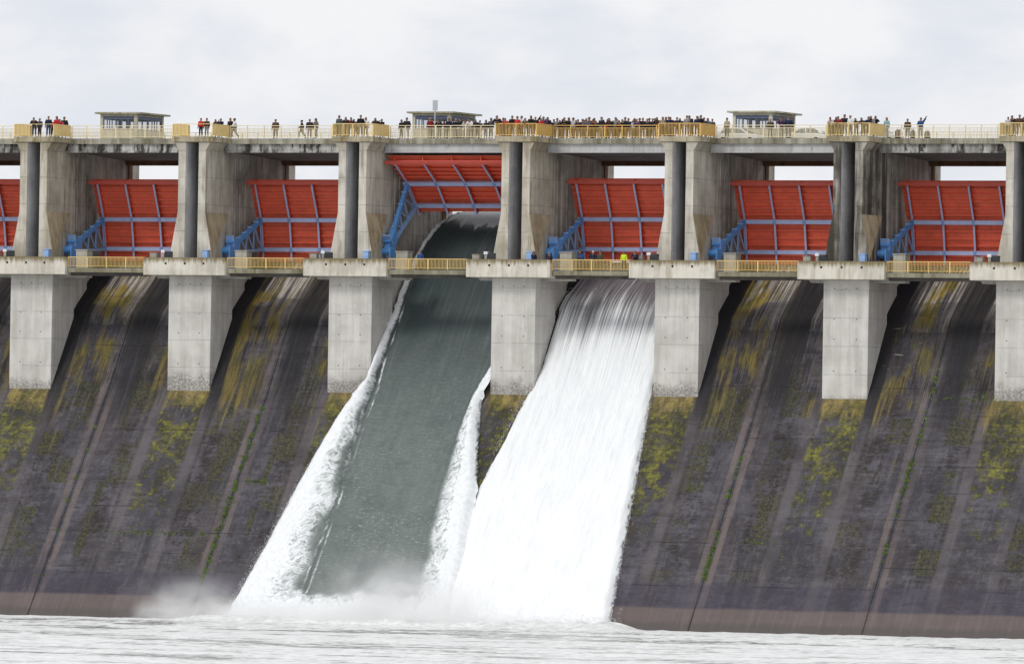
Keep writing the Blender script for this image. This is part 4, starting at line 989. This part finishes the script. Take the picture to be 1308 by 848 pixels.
# white sheet
WLt = [(-31.6, .2), (-24.9, .15), (-19.2, -.2), (-15.4, .65), (-12, 1.32), (-9.3, 1.95), (-6, 2.1), (-1.0, 2.0), (0, 2.0)]
WRt = [(-31.6, 16.15), (-31.2, 16.1), (-20.6, 14.60), (-11.9, 13.32), (-10, 13.30), (0, 13.30)]
TOPW = [(-18, -34.4), (-14.9, -30.35), (-8, -21.3), (0, -10.95), (4.47, -4.3), (5.6, -3.2), (6.8, -2.45), (8.2, -1.75), (9.6, -.95), (10.5, -.3), (11, 0.0), (12, .5)]
ywr = []; yy = -15.6
while yy < 10.2: ywr.append(yy); yy += .13
ywr.append(10.2)
def W_z(y): return sum(interp(TOPW, y+(i-3)*.3) for i in range(7))/7
def w_co(a, y):
    z = W_z(y); xl, xr = interp(WLt, z), interp(WRt, z); x = xl+(xr-xl)*a; dsp = 0
    g_ = smooth01((-z-3)/8)
    dsp += g_*(.16*nz((x*.6, y*.25, z*.25)) + .09*nz((x*1.8, y*.9, z*.9)) + .05*nz((x*4, y*2.6, z*2.6))) + .03*nz((x*3, y*.2, 0))
    e = min(x-xl, .9)/.9; r = min(xr-x, .9)/.9
    dsp -= .5*(1-smooth01(e))**2 + .5*(1-smooth01(r))**2
    jag = .10*nz((9, y*.8, z*.8)) + .06*nz((3, y*4.5, z*4.5))
    if a > .985: x += jag*g_*1.2
    if a < .015: x -= (jag if z < -9 else 0)*g_
    return (x, y-.79*dsp, z+.61*dsp)
def w_at(a, y, v):
    z = W_z(y); F = interp([(-12.0, 1.25), (-8.5, .95), (-6.0, .62), (-4.0, .30), (-2.5, .05), (-1, -.05)], z)
    x = v[0]
    F += .25*nz((x*.45, 0, 2)) if z > -9 else 0
    # the left rim is white from the start
    xl = interp(WLt, z)
    F += .6*math.exp(-((x-xl-.1)/.45)**2)
    xr = interp(WRt, z); ed = 2.0
    if z < -11.5: ed = min(ed, (xr-x)/.6)
    if z < -8 and z > -20: ed = min(ed, (x-xl)/.6 + max(0, -z-18))
    return {'foam': F, 'edge': ed}
ow = grid_mesh('foaming_water', [i/170 for i in range(171)], ywr, w_co, M['white'], uvfn=lambda a, y, v: (v[0], -y*1.65), attrs=w_at); ow['kind'] = 'structure'

# spray flecks thrown off the stream edges and at the toe: one mass nobody could count
bm = NB(); rs = random.Random(3)
def fleck(c, r):
    a = [Vector((rs.gauss(0, 1), rs.gauss(0, 1), rs.gauss(0, 1))).normalized()*r for _ in range(4)]
    v = [bm.verts.new(Vector(c)+k) for k in a]
    for q in ((0, 1, 2), (0, 2, 3), (0, 3, 1), (1, 3, 2)): bm.faces.new([v[i] for i in q])
for i in range(6000):
    w = rs.random(); z = -2 - 29*rs.random()**.8
    which = rs.choice('ggwwr')
    if which == 'g': xe = interp(GL, z) + .10 - abs(rs.gauss(0, .10)); y = spy(z)
    elif which == 'w': xe = interp(WRt, z) - .12 + abs(rs.gauss(0, .09)) if z < -11 else 5; y = spy(z)
    else: xe = interp(WLt, z) + .15 - abs(rs.gauss(0, .09)) if z > -17 else -2; y = spy(z)
    o_ = .1+abs(rs.gauss(0, .3)); 
    fleck((xe, y-.79*o_, z+.61*o_), rs.uniform(.015, .05))
for i in range(16000):
    x = rs.uniform(-21, 17); h = abs(rs.gauss(0, .42)) + .02
    if x < -13 or x > -2: h *= 1.2
    fleck((x, -14.9 - rs.uniform(-.4, 2.2), WATER + h), rs.uniform(.02, .07))
sp = obj('spray', bm, cloth('spray_white', (.9, .91, .92))); sp['kind'] = 'stuff'

# ------------------------------------------------------------------ tail water and reservoir
def tail_mat():
    m = newmat('churned_tail_water'); g = NG(m); P = g.pos(); x, y, z = g.sep(P)
    a = g.noise(g.scl(P, .035, .065, 1), 1, 4, .6, .3); b_ = g.noise(g.scl(P, .11, .22, 1, (4, 9, 0)), 1, 5, .7, .2); c = g.noise(g.scl(P, .9, .5, 1), 1.2, 6, .8)
    near = g.step(y, -26, -17)
    f = g.add(g.add(g.mul(a, .5), g.mul(b_, .5)), g.mul(near, .12))
    f = g.add(f, g.mul(g.step(y, -120, -260), .05))
    f = g.add(f, g.mul(g.sub(c, .5), .25))
    foam = g.step(f, .40, .50)
    wht = g.mix(g.step(c, .35, .65), (.62, .63, .62), (.88, .885, .87))
    drk = g.mix(g.step(c, .4, .62), (.17, .175, .155), (.42, .43, .40))
    col = g.mix(foam, drk, wht)
    g.out(col, g.add(.32, g.mul(foam, .4)), g.bump(g.add(g.mul(c, .6), g.mul(b_, .8)), .45, .25), spec=.4)
    return m
M['tail'] = tail_mat()
tx = [-420 + i*6 for i in range(60)] + [-60 + i*.75 for i in range(161)] + [66+i*8 for i in range(48)]
ty = [-15.3 - .5*i for i in range(60)] + [-46 - 2*i for i in range(60)] + [-170-12*i for i in range(42)]
def t_co(a, b):
    k = 1.0 if b > -60 else .55
    zz = WATER + k*(.10*nz((a*.5, b*.4, 0)) + .07*nz((a*1.3, b*.9, 3)))
    if b > -22 and -24 < a < 20:
        e = smooth01(min((a+24)/4, (20-a)/3, 1)); zz += e*smooth01((b+22)/5)*(.32+.55*abs(nz((a*.8, b*.9, 5))) + .22*nz((a*2.2, b*2.2, 2)))
    return (a, b, zz)
tw = grid_mesh('tail_water', tx, ty[::-1], t_co, M['tail']); tw['kind'] = 'structure'
def res_mat():
    m = newmat('reservoir_water'); g = NG(m); P = g.pos(); n_ = g.noise(g.scl(P, .5, .5, .5), 1, 4, .6)
    g.out((.10, .12, .11), .08, g.bump(n_, .2, .1), spec=.5); return m
bm = NB(); poly(bm, [(-400, 24, 4.96), (400, 24, 4.96), (400, 900, 4.96), (-400, 900, 4.96)], [(0, 1, 2, 3)]); rv = obj('reservoir_water', bm, res_mat()); rv['kind'] = 'structure'

# ------------------------------------------------------------------ weeds growing in the joints
bm = NB(); rg = random.Random(11)
def tuft(x, y, z, s):
    for i in range(rg.randint(5, 9)):
        a = rg.uniform(0, 2*pi); l = s*rg.uniform(.5, 1.2); w = s*.16
        b0 = Vector((x+rg.gauss(0, s*.35), y, z+rg.gauss(0, s*.3))); b0.y = spy(b0.z)-.02
        d = Vector((cos(a)*.6, -.75+.3*sin(a), .75+.3*sin(a*2))).normalized(); s_ = d.cross(Vector((0, 1, .2))).normalized()*w
        v = [bm.verts.new(b0-s_), bm.verts.new(b0+s_), bm.verts.new(b0+d*l*.6+s_*.8), bm.verts.new(b0+d*l), bm.verts.new(b0+d*l*.6-s_*.8)]
        bm.faces.new(v)
def jx(b): return (X[b]+X[b+1])/2
for b, z0, z1, den, wid in ((2, -13, -28.3, 190, .13), (5, -19.5, -27.2, 130, .13), (5, -14, -19.5, 14, .10), (6, -9, -26.5, 95, .12), (6, -16.5, -18.6, 25, .14), (1, -12, -27, 18, .08), (7, -13, -25, 40, .1), (0, -13, -25, 40, .1)):
    for i in range(den):
        z = rg.uniform(z1, z0)
        if nz((b*3.3, z*.55, 1)) < -.12 and b != 2: continue
        tuft(jx(b)+rg.gauss(0, wid), 0, z, rg.uniform(.10, .24))
for (x0, x1, z, n_) in ((-33.0, -24.2, -24.1, 46), (-22.5, -20.0, -19.5, 30), (-37.5, -30, -24.1, 14), (17.5, 21.5, -19.5, 10), (25, 29, -23.9, 12), (-40.5, -38.5, -28.0, 8), (38.5, 46, -11.5, 26)):
    for i in range(n_): tuft(rg.uniform(x0, x1), 0, z+rg.gauss(0, .12), rg.uniform(.08, .2))
gm = newmat('weed_leaves'); g = NG(gm); n_ = g.noise(g.pos(), 3, 3, .6)
g.out(g.mix(g.step(n_, .35, .65), (.10, .17, .035), (.24, .35, .07)), .7, None, spec=.2)
gr = obj('joint_grass', bm, gm); gr['kind'] = 'stuff'

# ------------------------------------------------------------------ mist at the toe
def mist(name, lo, hi, dens, blobs):
    bm = NB(); box(bm, lo[0], hi[0], lo[1], hi[1], lo[2], hi[2]); m = newmat(name + '_volume'); g = NG(m); P = g.pos(); x, y, z = g.sep(P)
    n1 = g.noise(g.scl(P, .28, .28, .34), 1, 4, .6, .5)
    tot = None
    for (cx, cz, rx, rz_, k) in blobs:
        dx = g.m2('DIVIDE', g.sub(x, cx), rx); dz = g.m2('DIVIDE', g.sub(z, cz), rz_)
        q = g.m2('EXPONENT', g.mul(g.add(g.mul(dx, dx), g.mul(dz, dz)), -1.0)); q = g.mul(q, k)
        tot = q if tot is None else g.add(tot, q)
    ed = g.mul(g.mul(g.step(y, lo[1], lo[1]+1.5), g.step(y, hi[1], hi[1]-1.0)), g.mul(g.step(x, lo[0], lo[0]+2), g.step(x, hi[0], hi[0]-2)))
    ed = g.mul(ed, g.step(z, hi[2], hi[2]-2))
    d = g.mul(g.mul(g.mul(tot, g.step(n1, .30, .68)), ed), dens)
    v = g.n('ShaderNodeVolumeScatter'); v.inputs['Color'].default_value = (1, 1, 1, 1); v.inputs['Anisotropy'].default_value = 0.0; g.link(d, v.inputs['Density'])
    o = g.n('ShaderNodeOutputMaterial'); g.link(v.outputs[0], o.inputs['Volume'])
    ob = obj(name, bm, m); ob['kind'] = 'stuff'; return ob
mist('mist', (-29, -20.5, -31.9), (14, -10.5, -21.0), .46,
     [(-21.8, -30.6, 3.6, 1.9, .6), (-15, -31.0, 5, 1.1, .9), (-8, -31.0, 4, .9, .9), (-4.2, -30.0, 3.2, 2.5, 1.5), (0.5, -30.4, 4.2, 2.2, 1.3), (-10, -31.1, 7, .9, 1.2), (8, -31.2, 6, 1.0, .6), (-25, -30.9, 2.2, 1.3, .5)])

# ------------------------------------------------------------------ light, sky, camera
w = bpy.data.worlds.new('World'); SC.world = w; w.use_nodes = True; nt = w.node_tree; nt.nodes.clear()
g = NG.__new__(NG); g.t = nt
SUN_EL, SUN_AZ = radians(46), radians(200)          # azimuth from +y clockwise: the light comes from behind the camera's left
sky = g.n('ShaderNodeTexSky', sky_type='NISHITA'); sky.sun_disc = False; sky.sun_elevation = SUN_EL; sky.sun_rotation = SUN_AZ; sky.dust_density = 3; sky.air_density = 1
tc = g.n('ShaderNodeTexCoord').outputs['Generated']
cx, cy, cz = g.sep(tc)
n1 = g.noise(g.scl(tc, 7, 7, 13, (1.3, .4, 0)), 3.0, 6, .5, .4); n2 = g.noise(g.scl(tc, 22, 22, 50, (2, 1, 5)), 2.4, 5, .55, .3)
cl = g.step(g.add(g.mul(n1, .6), g.mul(n2, .4)), .38, .60)
cloud = g.mix(cl, (8.15, 8.5, 9.25), (9.85, 9.9, 10.1))
skycol = g.mix(.955, sky.outputs[0], cloud)
bg = g.n('ShaderNodeBackground'); bg.inputs[1].default_value = .095; g.link(skycol, bg.inputs[0])
wo = g.n('ShaderNodeOutputWorld'); g.link(bg.outputs[0], wo.inputs[0])
sl_ = bpy.data.lights.new('sun', 'SUN'); sl_.energy = 1.3; sl_.angle = radians(14); sl_.color = (1, .97, .92)
so_ = bpy.data.objects.new('sun', sl_); COL.objects.link(so_)
dirv = Vector((sin(SUN_AZ)*cos(SUN_EL), cos(SUN_AZ)*cos(SUN_EL), sin(SUN_EL)))
so_.rotation_euler = dirv.to_track_quat('Z', 'Y').to_euler(); so_.location = (0, -60, 60)

C = Vector((303.8737871, -681.733421, -18.102076)); a, pitch, roll = 0.4193031343, 0.0158830958, 0.0164742280
fv = Vector((-sin(a)*cos(pitch), cos(a)*cos(pitch), sin(pitch))); r = fv.cross(Vector((0, 0, 1))).normalized(); u = r.cross(fv)
r2 = r*cos(roll)+u*sin(roll); u2 = -r*sin(roll)+u*cos(roll)
cd = bpy.data.cameras.new('camera'); co = bpy.data.objects.new('camera', cd); COL.objects.link(co)
co.matrix_world = Matrix(((r2.x, u2.x, -fv.x, C.x), (r2.y, u2.y, -fv.y, C.y), (r2.z, u2.z, -fv.z, C.z), (0, 0, 0, 1)))
cd.sensor_width = 36; cd.lens = 304.2977; cd.clip_start = 1; cd.clip_end = 5000
SC.camera = co
SC.view_settings.view_transform = 'Standard'; SC.view_settings.look = 'None'; SC.view_settings.exposure = 0
SC.cycles.volume_bounces = 4; SC.cycles.max_bounces = 8; SC.cycles.transparent_max_bounces = 16
SC.cycles.volume_step_rate = 1.0
